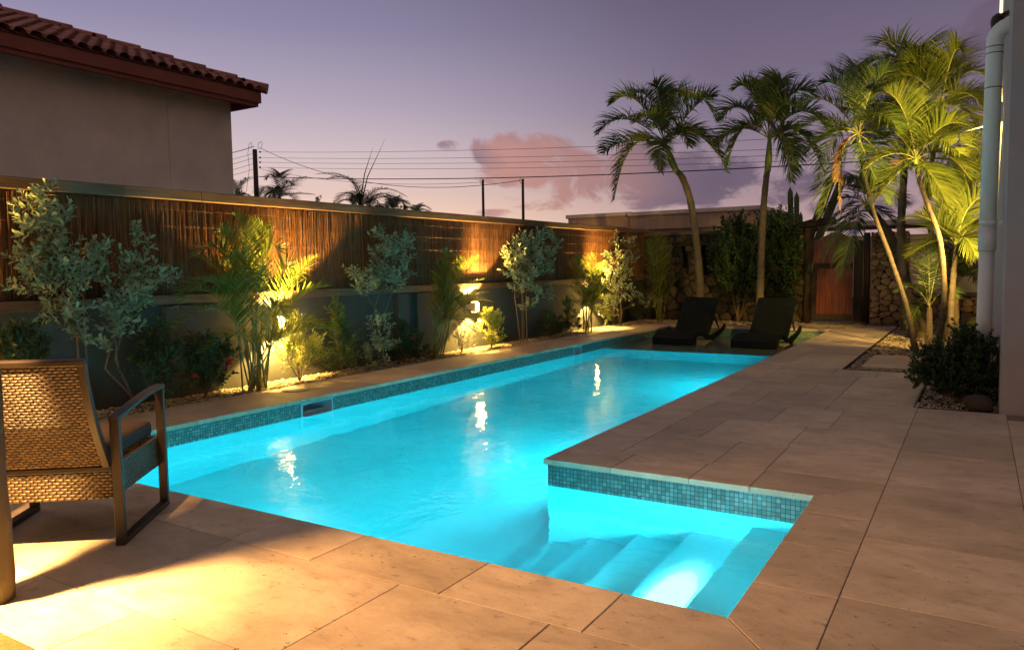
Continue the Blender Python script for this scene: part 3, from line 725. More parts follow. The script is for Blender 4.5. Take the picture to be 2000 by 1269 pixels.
# pool lamps
POOL = (.001, .68, .80)
def pool_lamp(loc, dr, energy, col, lab, ang=165, tilt=0):
    e = empty('pool_lamp', loc, lab, 'pool light', 'underwater lamps')
    d = Vector(dr).normalized(); b = MB()
    b.tube([Vector(loc)-d*.0+d*.002, Vector(loc)+d*.03], [.10, .09], 24); b.build('housing', M['white'], e)
    b = MB(); b.tube([Vector(loc)+d*.0305, Vector(loc)+d*.036], [.075, .07], 24); b.build('lens', M['poolglow'], e)
    spot('beam', Vector(loc)+d*.06, (d.x, d.y, tilt), energy, ang, .35, col, e, .06)
pool_lamp((XR-.001, 6.3, -.62), (-1, 0, 0), 215, POOL, 'underwater lamp in the right pool wall nearest the inner corner')
pool_lamp((XR-.001, 10.6, -.62), (-1, 0, 0), 215, POOL, 'underwater lamp in the right pool wall nearest the loungers')
pool_lamp((-4.3, YN+.001, -.70), (0, 1, 0), 135, POOL, 'underwater lamp in the near pool wall')
pool_lamp((-1.32, YN+.001, -.50), (0, 1, 0), 165, (.04, .70, .85), 'underwater lamp glaring white beside the pool steps', tilt=-.45)

b = bpy.data.objects[[o_.name for o_ in C.objects if o_.get('label') and 'glaring white' in o_['label']][0]]
spot('glare', (-1.32, YN+.12, -.42), (0, .80, -.30), 1500, 22, .6, (1, 1, 1), b, .03)
# ------------------------------------------------------------------ post with its lamp, mat
e = empty('timber_post', (-3.40, 1.45, 0), 'rough round timber post at the left edge of the photo', 'post')
b = MB(); pts = []; rr = []
for k in range(30):
    z = 3.0*k/29; pts.append((-3.40+.006*math.sin(z*3), 1.45+.005*math.cos(z*2.3), z)); rr.append(.070+.004*math.sin(z*9)+.002*math.sin(z*23))
b.tube(pts, rr, 22); b.build('shaft', M['postwood'], e, smooth=True)
e = empty('post_lamp', (-3.415, 1.27, 1.95), 'lit down lamp fixed to the round timber post', 'lamp')
b = MB(); b.box(-3.46, -3.37, 1.235, 1.305, 1.88, 2.06); b.build('lamp_body', M['bronze'], e, bevel=.006)
b = MB(); b.box(-3.44, -3.39, 1.305, 1.37, 1.94, 2.0); b.build('bracket', M['bronze'], e)
b = MB(); b.box(-3.445, -3.385, 1.245, 1.295, 1.870, 1.8795); b.build('lens', M['glow'], e)
spot('down_light', (-3.415, 1.27, 1.85), (.02, .04, -1), 950, 64, 1.0, (1, .60, .20), e, .02)
spot('down_light', (-3.415, 1.27, 1.85), (.35, .15, -1), 330, 160, .8, (1, .50, .16), e, .03)
b = MB(); b.box(-5.2, -2.80, .5, 1.313, .001, .014)
tag(b.build('door_mat', M['mat'], bevel=.004), 'brown woven mat edge in the near left corner', 'mat')

# ------------------------------------------------------------------ wicker armchair (built round its own origin, then turned)
def make_chair():
    loc = Vector((-3.557, 2.09, 0)); rz = math.atan2(.504, -.403)   # local +x = forwards (towards the pool corner)
    e = empty('wicker_armchair', loc, 'brown wicker armchair with dark metal sled frame seen from behind beside the pool corner', 'armchair', rz=rz)
    Wd = .70; L = .645
    def bar(m_, pts, w, h):
        "flat bar swept through points lying in an xz plane"
        pts = [Vector(p) for p in pts]; vs = []; n = len(pts)
        for i, p in enumerate(pts):
            t = (pts[min(i+1, n-1)]-pts[max(i-1, 0)]).normalized(); nr = Vector((-t.z, 0, t.x))
            for sy, sn in ((-1, -1), (1, -1), (1, 1), (-1, 1)): vs.append(p+Vector((0, sy*w/2, 0))+nr*sn*h/2)
        fs = []
        for i in range(n-1):
            for k in range(4): fs.append((i*4+k, i*4+(k+1) % 4, i*4+4+(k+1) % 4, i*4+4+k))
        fs += [(3, 2, 1, 0), tuple(4*(n-1)+k for k in range(4))]
        m_.add(vs, fs)
    for y in (0.0, Wd):       # local +y = left of the sitter; the near side frame is at y = 0 (right-hand one in the photo)
        b = MB(); bar(b, [(.0, y, .0), (.0, y, .30), (-.01, y, .635)], .045, .032); b.build('leg', M['bronze'], e, bevel=.003, local=True)
        b = MB(); bar(b, [(L, y, .0), (L, y, .30), (L-.004, y, .682)], .045, .032); b.build('leg', M['bronze'], e, bevel=.003, local=True)
        b = MB(); bar(b, [(.016, y, .014), (L-.016, y, .014)], .045, .028); b.build('sled_rail', M['bronze'], e, bevel=.003, local=True)
        b = MB(); bar(b, [(-.026+(L+.036)*t, y, .628+.062*math.sin(math.pi/2*t)) for t in [k/14 for k in range(15)]], .05, .022)
        b.build('armrest', M['bronze'], e, bevel=.003, local=True)
    for x, z in ((.02, .375), (.02, .245)):
        pass
    # woven seat apron, four sides
    def panel(name, p, q, z0, z1, th=.02):
        p = Vector(p); q = Vector(q); d = (q-p).normalized(); nr = Vector((-d.y, d.x, 0))*th/2
        vs = []
        for z in (z0, z1):
            for a_ in (p-nr, q-nr, q+nr, p+nr): vs.append((a_.x, a_.y, z))
        b = MB(); b.add(vs, [(0,3,2,1),(4,5,6,7),(0,1,5,4),(1,2,6,5),(2,3,7,6),(3,0,4,7)])
        o = b.build(name, M['wicker'], e, local=True)
        set_uv(o, lambda c, n_: ((Vector(c)-p).dot(d), c.z)); return o
    panel('seat_apron', (.0, .026, 0), (.0, Wd-.026, 0), .235, .365)
    panel('seat_apron', (L, .026, 0), (L, Wd-.026, 0), .235, .40)
    panel('seat_apron', (.02, .03, 0), (L-.02, .03, 0), .235, .40)
    panel('seat_apron', (.02, Wd-.03, 0), (L-.02, Wd-.03, 0), .235, .40)
    b = MB(); bar(b, [(-.012, Wd/2, .382), (.03, Wd/2, .382)], Wd-.05, .026); b.build('cross_bar', M['bronze'], e, bevel=.004, local=True)
    # reclined back
    H0, H1 = .40, .93; lean = -.225
    def bp(y, t): return Vector((-.005+lean*t-.03*math.sin(math.pi*t), y, H0+(H1-H0)*t))
    n = 12; b = MB()
    for sgn in (0, 1):
        vs = [bp(y, k/n)+Vector((.014 if sgn else -.012, 0, 0)) for k in range(n+1) for y in (.045, Wd-.045)]
        b.add(vs, [((2*k, 2*k+1, 2*k+3, 2*k+2) if sgn else (2*k+2, 2*k+3, 2*k+1, 2*k)) for k in range(n)])
    o = b.build('backrest', M['wicker'], e, local=True); set_uv(o, lambda c, n_: (c.y, (c.z-H0)*1.09))
    b = MB()
    for y in (.045, Wd-.045): bar(b, [bp(y, k/n) for k in range(n+1)], .034, .036)
    bar(b, [bp(Wd/2, 1)+Vector((0, 0, -.012)), bp(Wd/2, 1)+Vector((-.006, 0, .014))], Wd-.06, .036)
    b.build('back_frame', M['bronze'], e, bevel=.004, local=True)
    b = MB(); b.box(.03, L+.01, .05, Wd-.05, .405, .495); o = b.build('seat_cushion', M['cushion'], e, local=True, bevel=.025)
make_chair()

# ------------------------------------------------------------------ chaise longues standing on the sun shelf
def make_lounger():
    e = empty('chaise_longue', (0, 0, 0), 'x', 'sun lounger', 'dark wicker loungers on the pool shelf')
    Wd = .82
    # side profile: (y, z of the top) ; y = 0 foot, z = 0 shelf floor
    P = [(0, .19), (.06, .255), (.22, .31), (.42, .335), (.65, .315), (.85, .265), (1.05, .225), (1.3, .215), (1.6, .245), (1.9, .31), (2.1, .385)]
    def surf(m_, P, x0, x1, th, caps=True):
        n = len(P); vs = []
        for (y, z) in P: vs += [(x0, y, z-th), (x1, y, z-th), (x1, y, z), (x0, y, z)]
        fs = []
        for i in range(n-1):
            a = i*4
            for k in range(4): fs.append((a+k, a+(k+1) % 4, a+4+(k+1) % 4, a+4+k))
        fs += [(3, 2, 1, 0), tuple(4*(n-1)+k for k in range(4))]
        m_.add(vs, fs)
    def dens(P, n=5):
        out = []
        for i in range(len(P)-1):
            p0 = P[max(i-1, 0)]; p1 = P[i]; p2 = P[i+1]; p3 = P[min(i+2, len(P)-1)]
            for k in range(n):
                t = k/n
                out.append(tuple(.5*((2*b)+(-a+c)*t+(2*a-5*b+4*c-d)*t*t+(-a+3*b-3*c+d)*t**3) for a, b, c, d in zip(p0, p1, p2, p3)))
        return out+[P[-1]]
    D_ = dens(P)
    for s_, nm in ((0, 0), (1, 1)):
        b = MB(); x0 = 0 if s_ == 0 else Wd-.055; surf(b, D_, x0, x0+.055, .085)
        o = b.build('side_rail', M['wickerdark'], e, local=True, bevel=.01); set_uv(o, lambda c, n_: (c.y, c.z))
    seat = [p for p in D_ if p[0] <= 1.02]
    b = MB(); surf(b, [(y, z+.008) for y, z in seat], .056, Wd-.056, .03); o = b.build('seat', M['wickerdark'], e, local=True); set_uv(o, lambda c, n_: (c.x, c.y))
    b = MB(); n = 10; vs = []
    for k in range(n+1):   # foot apron, bowed
        t = k/n; x = t*Wd; y = -.055*math.sin(math.pi*t)
        vs += [(x, y, .09), (x, y+.004, .235)]
    b.add(vs, [(2*k, 2*k+2, 2*k+3, 2*k+1) for k in range(n)])
    vs = []
    for k in range(n+1):
        t = k/n; x = t*Wd; y = -.055*math.sin(math.pi*t)
        vs += [(x, y+.004, .235), (x, .09, .27)]
    b.add(vs, [(2*k, 2*k+2, 2*k+3, 2*k+1) for k in range(n)])
    o = b.build('foot_apron', M['wickerdark'], e, local=True); set_uv(o, lambda c, n_: (c.x, c.z))
    # raised back
    b = MB(); BP = dens([(.96, .235), (1.12, .31), (1.34, .52), (1.56, .77), (1.74, .93), (1.82, .965)])
    surf(b, BP, .03, Wd-.03, .045); o = b.build('backrest', M['wickerdark'], e, local=True, bevel=.008); set_uv(o, lambda c, n_: (c.x, c.z))
    b = MB()
    for x in (.10, Wd-.10): b.beam((x, 1.52, .68), (x, 1.92, .30), .03, .02)
    b.build('back_strut', M['black'], e, local=True)
    for y, w_ in ((.30, .08), (1.45, .08)):
        b = MB(); b.add([(.03, y-.14, 0), (Wd-.03, y-.14, 0), (Wd-.03, y-.08, 0), (.03, y-.08, 0), (.03, y, .22), (Wd-.03, y, .22), (Wd-.03, y+.1, .20), (.03, y+.1, .20)],
              [(0,3,2,1),(4,5,6,7),(0,1,5,4),(1,2,6,5),(2,3,7,6),(3,0,4,7)])
        for x in (.03, Wd-.09):
            pass
        # two splayed feet joined by a rail
        b = MB()
        for x in (.02, Wd-.07): b.beam((x+.025, y-.12, 0), (x+.025, y+.03, .22), .05, .06, (0, 1, 0))
        b.beam((.02, y-.05, .10), (Wd-.02, y-.05, .10), .03, .03)
        b.build('leg_frame', M['black'], e, local=True)
    return e
ch0 = make_lounger()
def dup(root, loc, rz, label):
    r = root.copy(); C.objects.link(r); r.location = loc; r.rotation_euler = (0, 0, rz); r['label'] = label
    for c_ in list(root.children):
        d = c_.copy(); C.objects.link(d); d.parent = r
    return r
dup(ch0, (-3.915, 14.16, -.285), R(-1.5), 'dark wicker chaise longue on the shallow shelf, the one nearer the wooden gate')
ch0.location = (-5.49, 14.25, -.285); ch0.rotation_euler = (0, 0, R(-1.5)); ch0['label'] = 'dark wicker chaise longue on the shallow shelf, the one nearer the reed fence'

# ------------------------------------------------------------------ neighbour's house on the left
HX, HY = -12.5, 9.95
e = empty('neighbour_house', (HX-3, 2, 0), 'beige rendered house with red barrel tile roof behind the reed fence', 'house')
b = MB(); b.box(HX-9, HX, -8, HY, 0, 5.0); b.build('wall', M['housewall'], e)
b = MB(); b.box(HX+.001, HX+.03, HY-1.15, HY+.003, 0, 4.82) if False else b.box(HX, HX+.02, HY-1.35, HY+.004, 0, 5.0); b.build('corner_band', M['housewall'], e)
b = MB(); b.box(HX+.021, HX+.2, HY-1.6, HY+.75, 0, 2.66); b.build('parapet', M['offwhite'], e)
EX, EY, EZ = -11.9, 10.25, 4.80      # roof corner
def fbox(x0, x1, y0, y1, z0, z1): 
    b = MB(); b.box(x0, x1, y0, y1, z0, z1); return b
fbox(EX-.06, EX-.02, -8.5, EY-.02, EZ-.20, EZ).build('fascia', M['fascia'], e)
fbox(EX-.16, EX-.061, -8.5, EY-.06, EZ-.27, EZ-.10).build('fascia', M['fascia'], e)
fbox(-22, EX-.061, EY-.06, EY-.02, EZ-.20, EZ).build('fascia', M['fascia'], e)
fbox(-22, EX-.162, EY-.16, EY-.061, EZ-.27, EZ-.10).build('fascia', M['fascia'], e)
fbox(-22, EX-.162, -8.5, EY-.162, EZ-.12, EZ-.09).build('soffit', M['fascia'], e)
# tiles: rows of barrels climbing a .38 slope, stepped courses
tp = .38; b = MB(); cw = .225; cl = .36
def barrel(ox, oy, dx, dy, n_c, start=0):
    "a column of overlapping barrel tiles; (dx,dy) = uphill"
    px, py = -dy, dx
    for j in range(n_c):
        a0 = j*cl-.04; a1 = (j+1)*cl+.03
        vs = []
        for (a, r_, lift) in ((a0, .085, .05), (a1, .075, .012)):
            for k in range(7):
                an = math.pi*k/6
                h_ = math.sin(an)*r_; w_ = math.cos(an)*r_*1.15
                vs.append((ox+dx*a+px*w_, oy+dy*a+py*w_, EZ+a*tp+h_+lift))
        vsb = [(v[0], v[1], v[2]-.014) for v in vs]
        fs = [(k, k+1, 7+k+1, 7+k) for k in range(6)]
        nfs = [(k, 14+k, 14+k+1, k+1) for k in range(6)]
        b.add(vs+vsb, fs+nfs+[(14+k+1, 14+k, 21+k, 21+k+1) for k in range(6)])
yy = EY-.12; i = 0
while yy > -8.4:
    nc = max(1, int((EY-.1-yy)/cl)+1); nc = min(nc, 14)
    barrel(EX+.03, yy, -1, 0, nc); yy -= cw; i += 1
xx = EX-.12; 
while xx > -21:
    nc = max(1, int((EX-.1-xx)/cl)+1); nc = min(nc, 14)
    barrel(xx, EY+.03, 0, -1, nc); xx -= cw
# pan under the barrels and the hip cap
b.add([(EX, EY, EZ+.01), (EX, -8.5, EZ+.01), (EX-5, -3.5, EZ+.01+5*tp), (EX-5, EY-5, EZ+.01+5*tp), (-22, EY, EZ+.01), (-17, EY-5, EZ+.01+5*tp)], [(0, 3, 2, 1), (0, 4, 5, 3)])
for j in range(13):
    a0 = j*.40-.03; a1 = a0+.46
    b.tube([(EX+.04-a0, EY+.04-a0, EZ+.085+a0*tp), (EX+.04-a1, EY+.04-a1, EZ+.055+a1*tp)], [.10, .085], 10)
b.build('roof', M['rooftile'], e)

# ------------------------------------------------------------------ white house on the right with pipe
e = empty('white_house', (XW+2, YC+3, 0), 'corner of the white rendered house at the right edge', 'house')
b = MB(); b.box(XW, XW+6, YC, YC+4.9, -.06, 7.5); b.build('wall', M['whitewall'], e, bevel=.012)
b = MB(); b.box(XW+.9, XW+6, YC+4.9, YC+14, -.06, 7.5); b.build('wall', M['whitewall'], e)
e = empty('drain_pipe', (.085, 8.65, 0), 'white plastic drain pipe with a top elbow on the white house', 'pipe')
PXc, PYc = .078, 8.7
b = MB(); b.tube([(PXc-.022, PYc+.02, -.03), (PXc-.01, PYc+.015, 1.52)], .067, 20); b.build('lower_pipe', M['pvc'], e, smooth=True)
b = MB(); b.tube([(PXc-.012, PYc+.015, 1.44), (PXc-.01, PYc+.015, 1.66)], .078, 20); b.build('coupling', M['pvc'], e, smooth=True)
b = MB(); pts = [(PXc-.01, PYc+.015, 1.6), (PXc, PYc, 3.42)]
for k in range(1, 8):
    an = R(90*k/7*.8); pts.append((PXc+.13*(1-math.cos(an)), PYc, 3.42+.13*math.sin(an)))
pts.append((PXc+.25, PYc, 3.62)); b.tube(pts, .072, 20); b.build('upper_pipe', M['pvc'], e, smooth=True)
for z in (2.98, 3.30, 3.36):
    b = MB(); b.tube([(PXc, PYc, z), (PXc, PYc, z+.008)], .0745, 20); b.build('pipe_joint', M['concrete'], e)
for z in (1.70,):
    b = MB(); b.tube([(PXc-.01, PYc, z), (PXc-.01, PYc, z+.03)], .078, 20); b.box(PXc+.04, XW+.01, PYc-.015, PYc+.015, z, z+.03); b.build('pipe_clip', M['pvc'], e)
e = empty('security_camera', (.11, 8.9, 3.6), 'small black domed camera above the drain pipe elbow', 'security camera')
b = MB(); b.tube([(.10, 8.9, 3.60), (.10, 8.9, 3.66), (.10, 8.9, 3.70), (.10, 8.9, 3.725)], [.055, .065, .05, .02], 16); b.build('dome', M['black'], e, smooth=True)
b = MB(); b.beam((.10, 8.9, 3.69), (XW+.01, 8.9, 3.72), .05, .04); b.build('bracket', M['bronze'], e)
# glowing box added in place of a warmly lit strip of the house side
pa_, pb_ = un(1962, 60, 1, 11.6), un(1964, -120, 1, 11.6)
e = empty('lit_wall_strip', (XW, 11.6, pa_.z), 'narrow glowing box added for a warm lit strip of wall high on the white house above the pipe elbow', 'lamp')
b = MB(); b.box(XW-.045, XW-.012, 11.57, 11.63, pa_.z, pb_.z); b.build('wall_glow', M['strip'], e)
b = MB(); b.box(XW-.012, XW+.002, 11.56, 11.64, pa_.z-.03, pb_.z+.03); b.build('bracket', M['lampbody'], e)  # plate added to carry the glowing box, no real fixture
# shower on the house side
e = empty('outdoor_shower', (XW, 10.5, 2.9), 'chrome rain shower head on a bent arm in front of the palm fronds', 'shower')
b = MB(); b.tube([(XW, 10.5, 2.94), (.05, 10.5, 2.91), (-.18, 10.5, 2.86), (-.225, 10.5, 2.85), (-.235, 10.5, 2.83), (-.235, 10.5, 2.75)], .0085, 10); b.build('arm', M['chrome'], e, smooth=True)
b = MB(); b.tube([(-.235, 10.5, 2.765), (-.235, 10.5, 2.745), (-.235, 10.5, 2.725), (-.235, 10.5, 2.705), (-.235, 10.5, 2.695)], [.014, .02, .055, .10, .10], 24); b.build('shower_head', M['chrome'], e, smooth=True)
# hidden bright lamp on a short post past the house corner: it lights the palms
e = empty('wall_lamp', (XW, 10.2, 3.0), 'bright wall lamp on the white house, hidden behind the drain pipe', 'wall lamp')
b = MB(); b.box(.165, XW+.002, 10.15, 10.25, 2.9, 3.1); b.build('bracket', M['lampbody'], e)
b = MB(); b.tube([(.14, 10.2, 2.93), (.14, 10.2, 3.07)], .022, 16); b.build('lens', M['glow'], e)
spot('beam', (.10, 10.2, 3.0), (-.15, 1, -.06), 1800, 76, .6, (1, .62, .13), e, .06)
e = empty('wall_lamp', (XW, 12.3, 1.75), 'lower wall lamp on the white house, hidden behind the drain pipe, lighting the cabinet', 'wall lamp')
b = MB(); b.box(.165, XW+.002, 12.25, 12.35, 1.68, 1.82); b.build('bracket', M['lampbody'], e)
b = MB(); b.tube([(.14, 12.3, 1.70), (.14, 12.3, 1.80)], .022, 16); b.build('lens', M['glow'], e)
spot('beam', (.10, 12.3, 1.75), (-.28, 1, -.05), 400, 120, .6, (1, .60, .15), e, .05)

# ------------------------------------------------------------------ rough stone walls
def stones(m_, x0, x1, z0, z1, y, rs, size=.22, depth=.09, skip=None, flat=1.0):
    "field stones as cells of an uneven partition, each a real lump standing out of the mortar; larger at the foot"
    pts = []; z = z0+size*.4; row = 0
    while z < z1+size*.3:
        k = 1.35-.6*(z-z0)/(z1-z0); h = size*k*rs.uniform(.6, .85)/flat
        x = x0+rs.uniform(0, .6)*size
        while x < x1+.1:
            w_ = size*k*rs.uniform(.75, 1.5); pts.append((x+rs.uniform(-.2, .2)*w_, z+rs.uniform(-.38, .38)*h)); x += w_
        z += h
    pts = np.array(pts)
    for i_, (px, pz) in enumerate(pts):
        poly = [(px-.6, pz-.5), (px+.6, pz-.5), (px+.6, pz+.5), (px-.6, pz+.5)]
        poly = [(min(max(a, x0), x1), min(max(b_, z0), z1)) for a, b_ in poly]
        d2 = ((pts-pts[i_])**2).sum(1); near = np.argsort(d2)[1:16]
        for j_ in near:
            qx, qz = pts[j_]; nx, nz = qx-px, (qz-pz); mx, mz = (px+qx)/2, (pz+qz)/2
            out = []; n = len(poly)
            for k in range(n):
                a, b_ = poly[k], poly[(k+1) % n]
                da = (a[0]-mx)*nx+(a[1]-mz)*nz; db = (b_[0]-mx)*nx+(b_[1]-mz)*nz
                if da <= 0: out.append(a)
                if da*db < 0:
                    t = da/(da-db); out.append((a[0]+(b_[0]-a[0])*t, a[1]+(b_[1]-a[1])*t))
            poly = out
            if len(poly) < 3: break
        if len(poly) < 3: continue
        cx = sum(p[0] for p in poly)/len(poly); cz = sum(p[1] for p in poly)/len(poly)
        if skip and skip(cx, cz): continue
        # round the outline: points along the edges pulled in at the corners
        ol = []; n = len(poly)
        for k in range(n):
            a, b_ = poly[k], poly[(k+1) % n]
            if math.hypot(b_[0]-a[0], b_[1]-a[1]) < .012: continue
            for t in (.22, .5, .78): ol.append((a[0]+(b_[0]-a[0])*t, a[1]+(b_[1]-a[1])*t))
        n = len(ol)
        if n < 6: continue
        dd = depth*rs.uniform(.45, 1.3); tx, tz = rs.uniform(-.35, .35, 2); vs = []
        for (sc_, yy_) in ((.97, -.3), (.955, .45), (.84, .82), (.5, 1.0)):
            for (a, b_) in ol:
                jx = rs.uniform(-.006, .006); jz = rs.uniform(-.006, .006)
                vx = cx+(a-cx)*sc_+jx; vz = cz+(b_-cz)*sc_+jz
                vs.append((vx, y-dd*(yy_+(tx*(vx-cx)+tz*(vz-cz))*2.5*max(yy_, 0)+rs.uniform(-.05, .05)), vz))
        vs.append((cx, y-dd*1.03, cz)); fs = []
        for j_ in range(3):
            for k in range(n): fs.append((j_*n+k, j_*n+(k+1) % n, (j_+1)*n+(k+1) % n, (j_+1)*n+k))
        for k in range(n): fs.append((3*n+k, 3*n+(k+1) % n, 4*n))
        m_.add(vs, fs)
rs = np.random.RandomState(11)
e = empty('stone_wall', (-5.5, YW, 0), 'rough field stone wall with narrow window slots behind the loungers', 'wall')
slots = [(-6.52, -6.28, 1.30, 1.86), (-5.98, -5.55, 1.12, 1.86), (-5.42, -5.0, 1.12, 1.9)]
mb = MB()
xs_ = [-7.5]+[v for s_ in slots for v in s_[:2]]+[-3.45]
for k in range(0, len(xs_)-1, 2): mb.box(xs_[k], xs_[k+1], YW, YW+.4, -.05, 2.15)
for s_ in slots: mb.box(s_[0], s_[1], YW, YW+.4, -.05, s_[2]); mb.box(s_[0], s_[1], YW, YW+.4, s_[3], 2.15)
mb.build('mortar', M['mortar'], e)
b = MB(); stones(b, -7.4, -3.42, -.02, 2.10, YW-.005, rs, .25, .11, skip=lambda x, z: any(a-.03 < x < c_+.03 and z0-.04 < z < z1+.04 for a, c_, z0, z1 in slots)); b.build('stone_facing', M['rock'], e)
b = MB(); b.box(-7.5, -3.45, YW-.06, YW+.45, 2.152, 2.22); b.build('cap', M['concrete'], e)
b = MB(); b.box(-6.7, -4.9, YW+.401, YW+.45, 1.0, 2.1); b.build('slot_backing', M['darkwood'], e)  # dark sheet added behind the open slots to make them look black
b = MB()
for s_ in slots[1:]: b.box(s_[0]-.12, s_[1]+.12, YW-.09, YW-.002, s_[3]+.0, s_[3]+.09)
b.build('slot_lintel', M['darkwood'], e)
e = empty('stone_pillar', (-1.75, YW, 0), 'stone pillar of stacked yellowish stones right of the wooden gate', 'pillar')
b = MB(); b.box(-2.05, -1.32, YW-.02, YW+.45, -.05, 2.02); b.build('mortar', M['mortar'], e)
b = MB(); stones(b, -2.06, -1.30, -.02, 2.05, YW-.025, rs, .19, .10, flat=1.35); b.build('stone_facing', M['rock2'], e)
e = empty('stone_wall', (-.4, YW, 0), 'low stone wall behind the right-hand palms', 'wall')
b = MB(); b.box(-1.30, 3.0, YW, YW+.4, -.05, .62); b.build('mortar', M['mortar'], e)
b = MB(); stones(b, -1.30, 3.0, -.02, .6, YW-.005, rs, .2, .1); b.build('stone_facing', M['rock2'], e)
b = MB(); b.box(-1.31, 3.0, YW-.08, YW+.45, .622, .69); b.build('cap', M['concrete'], e)
b = MB(); rs2 = np.random.RandomState(3)
b.add([(-3.80, 18.62, 2.18), (-2.9, 18.66, 2.28), (-2.85, 19.15, 2.28), (-3.80, 19.15, 2.18), (-3.78, 18.62, 2.27), (-3.3, 18.6, 2.40), (-2.88, 18.66, 2.42), (-2.85, 19.15, 2.42), (-3.78, 19.15, 2.27), (-3.3, 18.6, 2.22)],
      [(0,3,2,1,9) if False else (0, 9, 5, 4), (9, 1, 6, 5), (4, 5, 6, 7, 8), (1, 2, 7, 6), (3, 0, 4, 8), (2, 3, 8, 7), (0, 3, 2, 1, 9)])
tag(b.build('lintel_stone', M['rock'], bevel=.02), 'big flat slab resting on top of the wall beside the gate', 'stone slab')
# gate
e = empty('wooden_gate', (-2.8, 18.75, 0), 'reddish plank gate with pointed top between dark posts', 'gate')
for x, w_ in ((-3.40, .19), (-2.14, .15)):
    b = MB(); b.tube([(x, 18.72, -.05), (x+.01, 18.72, 1.1), (x, 18.72, 2.2 if x < -3 else 2.04)], [w_/2, w_/2*.95, w_/2*.93], 14); b.build('gate_post', M['darkwood'], e, smooth=True)
GX0, GX1 = -3.27, -2.42
def gz(x): return 1.90+.20*(1-abs((x-(GX0+GX1)/2-.05)/((GX1-GX0)/2)))
n = 6; w_ = (GX1-GX0)/n
for k in range(n):
    x0 = GX0+k*w_+.003; x1 = GX0+(k+1)*w_-.003
    b = MB(); b.add([(x0,18.70,.07),(x1,18.70,.07),(x1,18.735,.07),(x0,18.735,.07),(x0,18.70,gz(x0)),(x1,18.70,gz(x1)),(x1,18.735,gz(x1)),(x0,18.735,gz(x0))],
          [(0,3,2,1),(4,5,6,7),(0,1,5,4),(1,2,6,5),(2,3,7,6),(3,0,4,7)]); b.build('gate_plank', M['gatewood'], e, bevel=.004)
b = MB(); b.box(GX0, GX1, 18.665, 18.698, 1.25, 1.37); b.box(GX0, GX1, 18.665, 18.698, .07, .20); b.box(GX0-.02, GX0+.08, 18.668, 18.697, .2, 1.25); b.build('gate_frame', M['darkwood'], e, bevel=.004)
b = MB(); b.box(GX1+.01, -2.22, 18.76, 18.80, .02, 1.88); b.build('side_panel', M['darkwood'], e)
b = MB(); b.box(-3.3, -2.1, 18.6, 18.9, -.02, .035); b.build('threshold', M['concrete'], e, bevel=.005)
b = MB(); b.tube([(-2.52, 18.64, 1.02), (-2.52, 18.60, 1.02), (-2.52, 18.60, .9), (-2.52, 18.64, .9)], .008, 8); b.build('handle', M['black'], e)

# ------------------------------------------------------------------ flat-roofed house beyond the wall
e = empty('flat_roof_house', (-8, 27, 0), 'low flat-roofed house with tan parapet and pale roof edge beyond the stone wall', 'house')
def bb(name, mat, *a, bev=0):
    b = MB(); b.box(*a); return b.build(name, mat, e, bevel=bev)
bb('parapet', M['tan'], -10.02, -5.75, 24, 28, 2.60, 3.06)
bb('parapet', M['tan'], -12.5, -10.021, 24.25, 28, 2.60, 3.10)
bb('roof_edge', M['offwhite'], -10.09, -5.68, 23.93, 28.1, 3.062, 3.19, bev=.01)
bb('roof_edge', M['offwhite'], -12.57, -10.092, 24.18, 28.1, 3.102, 3.23, bev=.01)
bb('lower_trim', M['offwhite'], -11.5, -4.9, 24.6, 24.8, 2.34, 2.598)
bb('lower_wall', M['tan'], -11.4, -4.9, 24.7, 28, 0, 2.338)
for x, y in ((-12.2, 24.2), (-6.15, 23.95)):
    b = MB(); b.tube([(x, y, 2.98), (x, y-.1, 2.96)], [.04, .05], 10); b.build('downlight', M['offwhite'], e)
b = MB(); b.box(-6.15, -5.9, 24.66, 24.69, 2.10, 2.28); b.build('lit_window', M['warmwin'], e)
e = empty('beach_house', (0, 34, 0), 'distant low building with violet lights seen past the gate and palms', 'house')
bb('wall', M['tan'], -9, 6, 34, 38, 0, 2.5)
bb('roof_edge', M['offwhite'], -9.2, 6.2, 33.8, 38, 2.9, 3.1)
for x0, x1 in ((-5.05, -4.75), (-4.55, -4.2)):
    bb('light_strip', M['purple'], x0, x1, 33.9, 33.95, 2.62, 2.74)
# utility cabinet
e = empty('utility_cabinet', (-.15, 19.5, 0), 'cream ribbed cabinet behind the low stone wall beside the drain pipe', 'cabinet')
b = MB(); b.box(-.5, .6, 19.45, 19.95, .6, 1.83); b.build('body', M['cab'], e, bevel=.02)
b = MB(); 
for k in range(9): b.box(-.44+k*.07, -.40+k*.07, 19.43, 19.449, .7, 1.75)
b.build('louvre', M['cab'], e)

# ------------------------------------------------------------------ utility poles and wires
def wire(m_, p, q, sag, r=.008, n=24):
    p = Vector(p); q = Vector(q); pts = []
    for k in range(n+1):
        t = k/n; pts.append(p.lerp(q, t)-Vector((0, 0, sag*4*t*(1-t))))
    m_.tube(pts, r, 4, caps=False)
PY_ = 30.0
pt = un(498, 292, 1, PY_); pbm = Vector((pt.x, PY_, 0))
e = empty('utility_pole', pbm, 'thick power pole with insulators and looped cables above the fence', 'utility pole')
b = MB(); b.tube([(pt.x, PY_, 0), (pt.x-.02, PY_, pt.z)], [.17, .13], 14); b.build('shaft', M['pole'], e, smooth=True)
b = MB()
for v in (297, 308, 317, 327):
    q = un(508, v, 1, PY_-.1); b.tube([(q.x-.1, q.y, q.z), (q.x, q.y, q.z)], .02, 6); b.tube([(q.x, q.y, q.z-.05), (q.x, q.y, q.z), (q.x, q.y, q.z+.05)], [.03, .055, .03], 8)
b.build('insulator', M['black'], e)
b = MB()
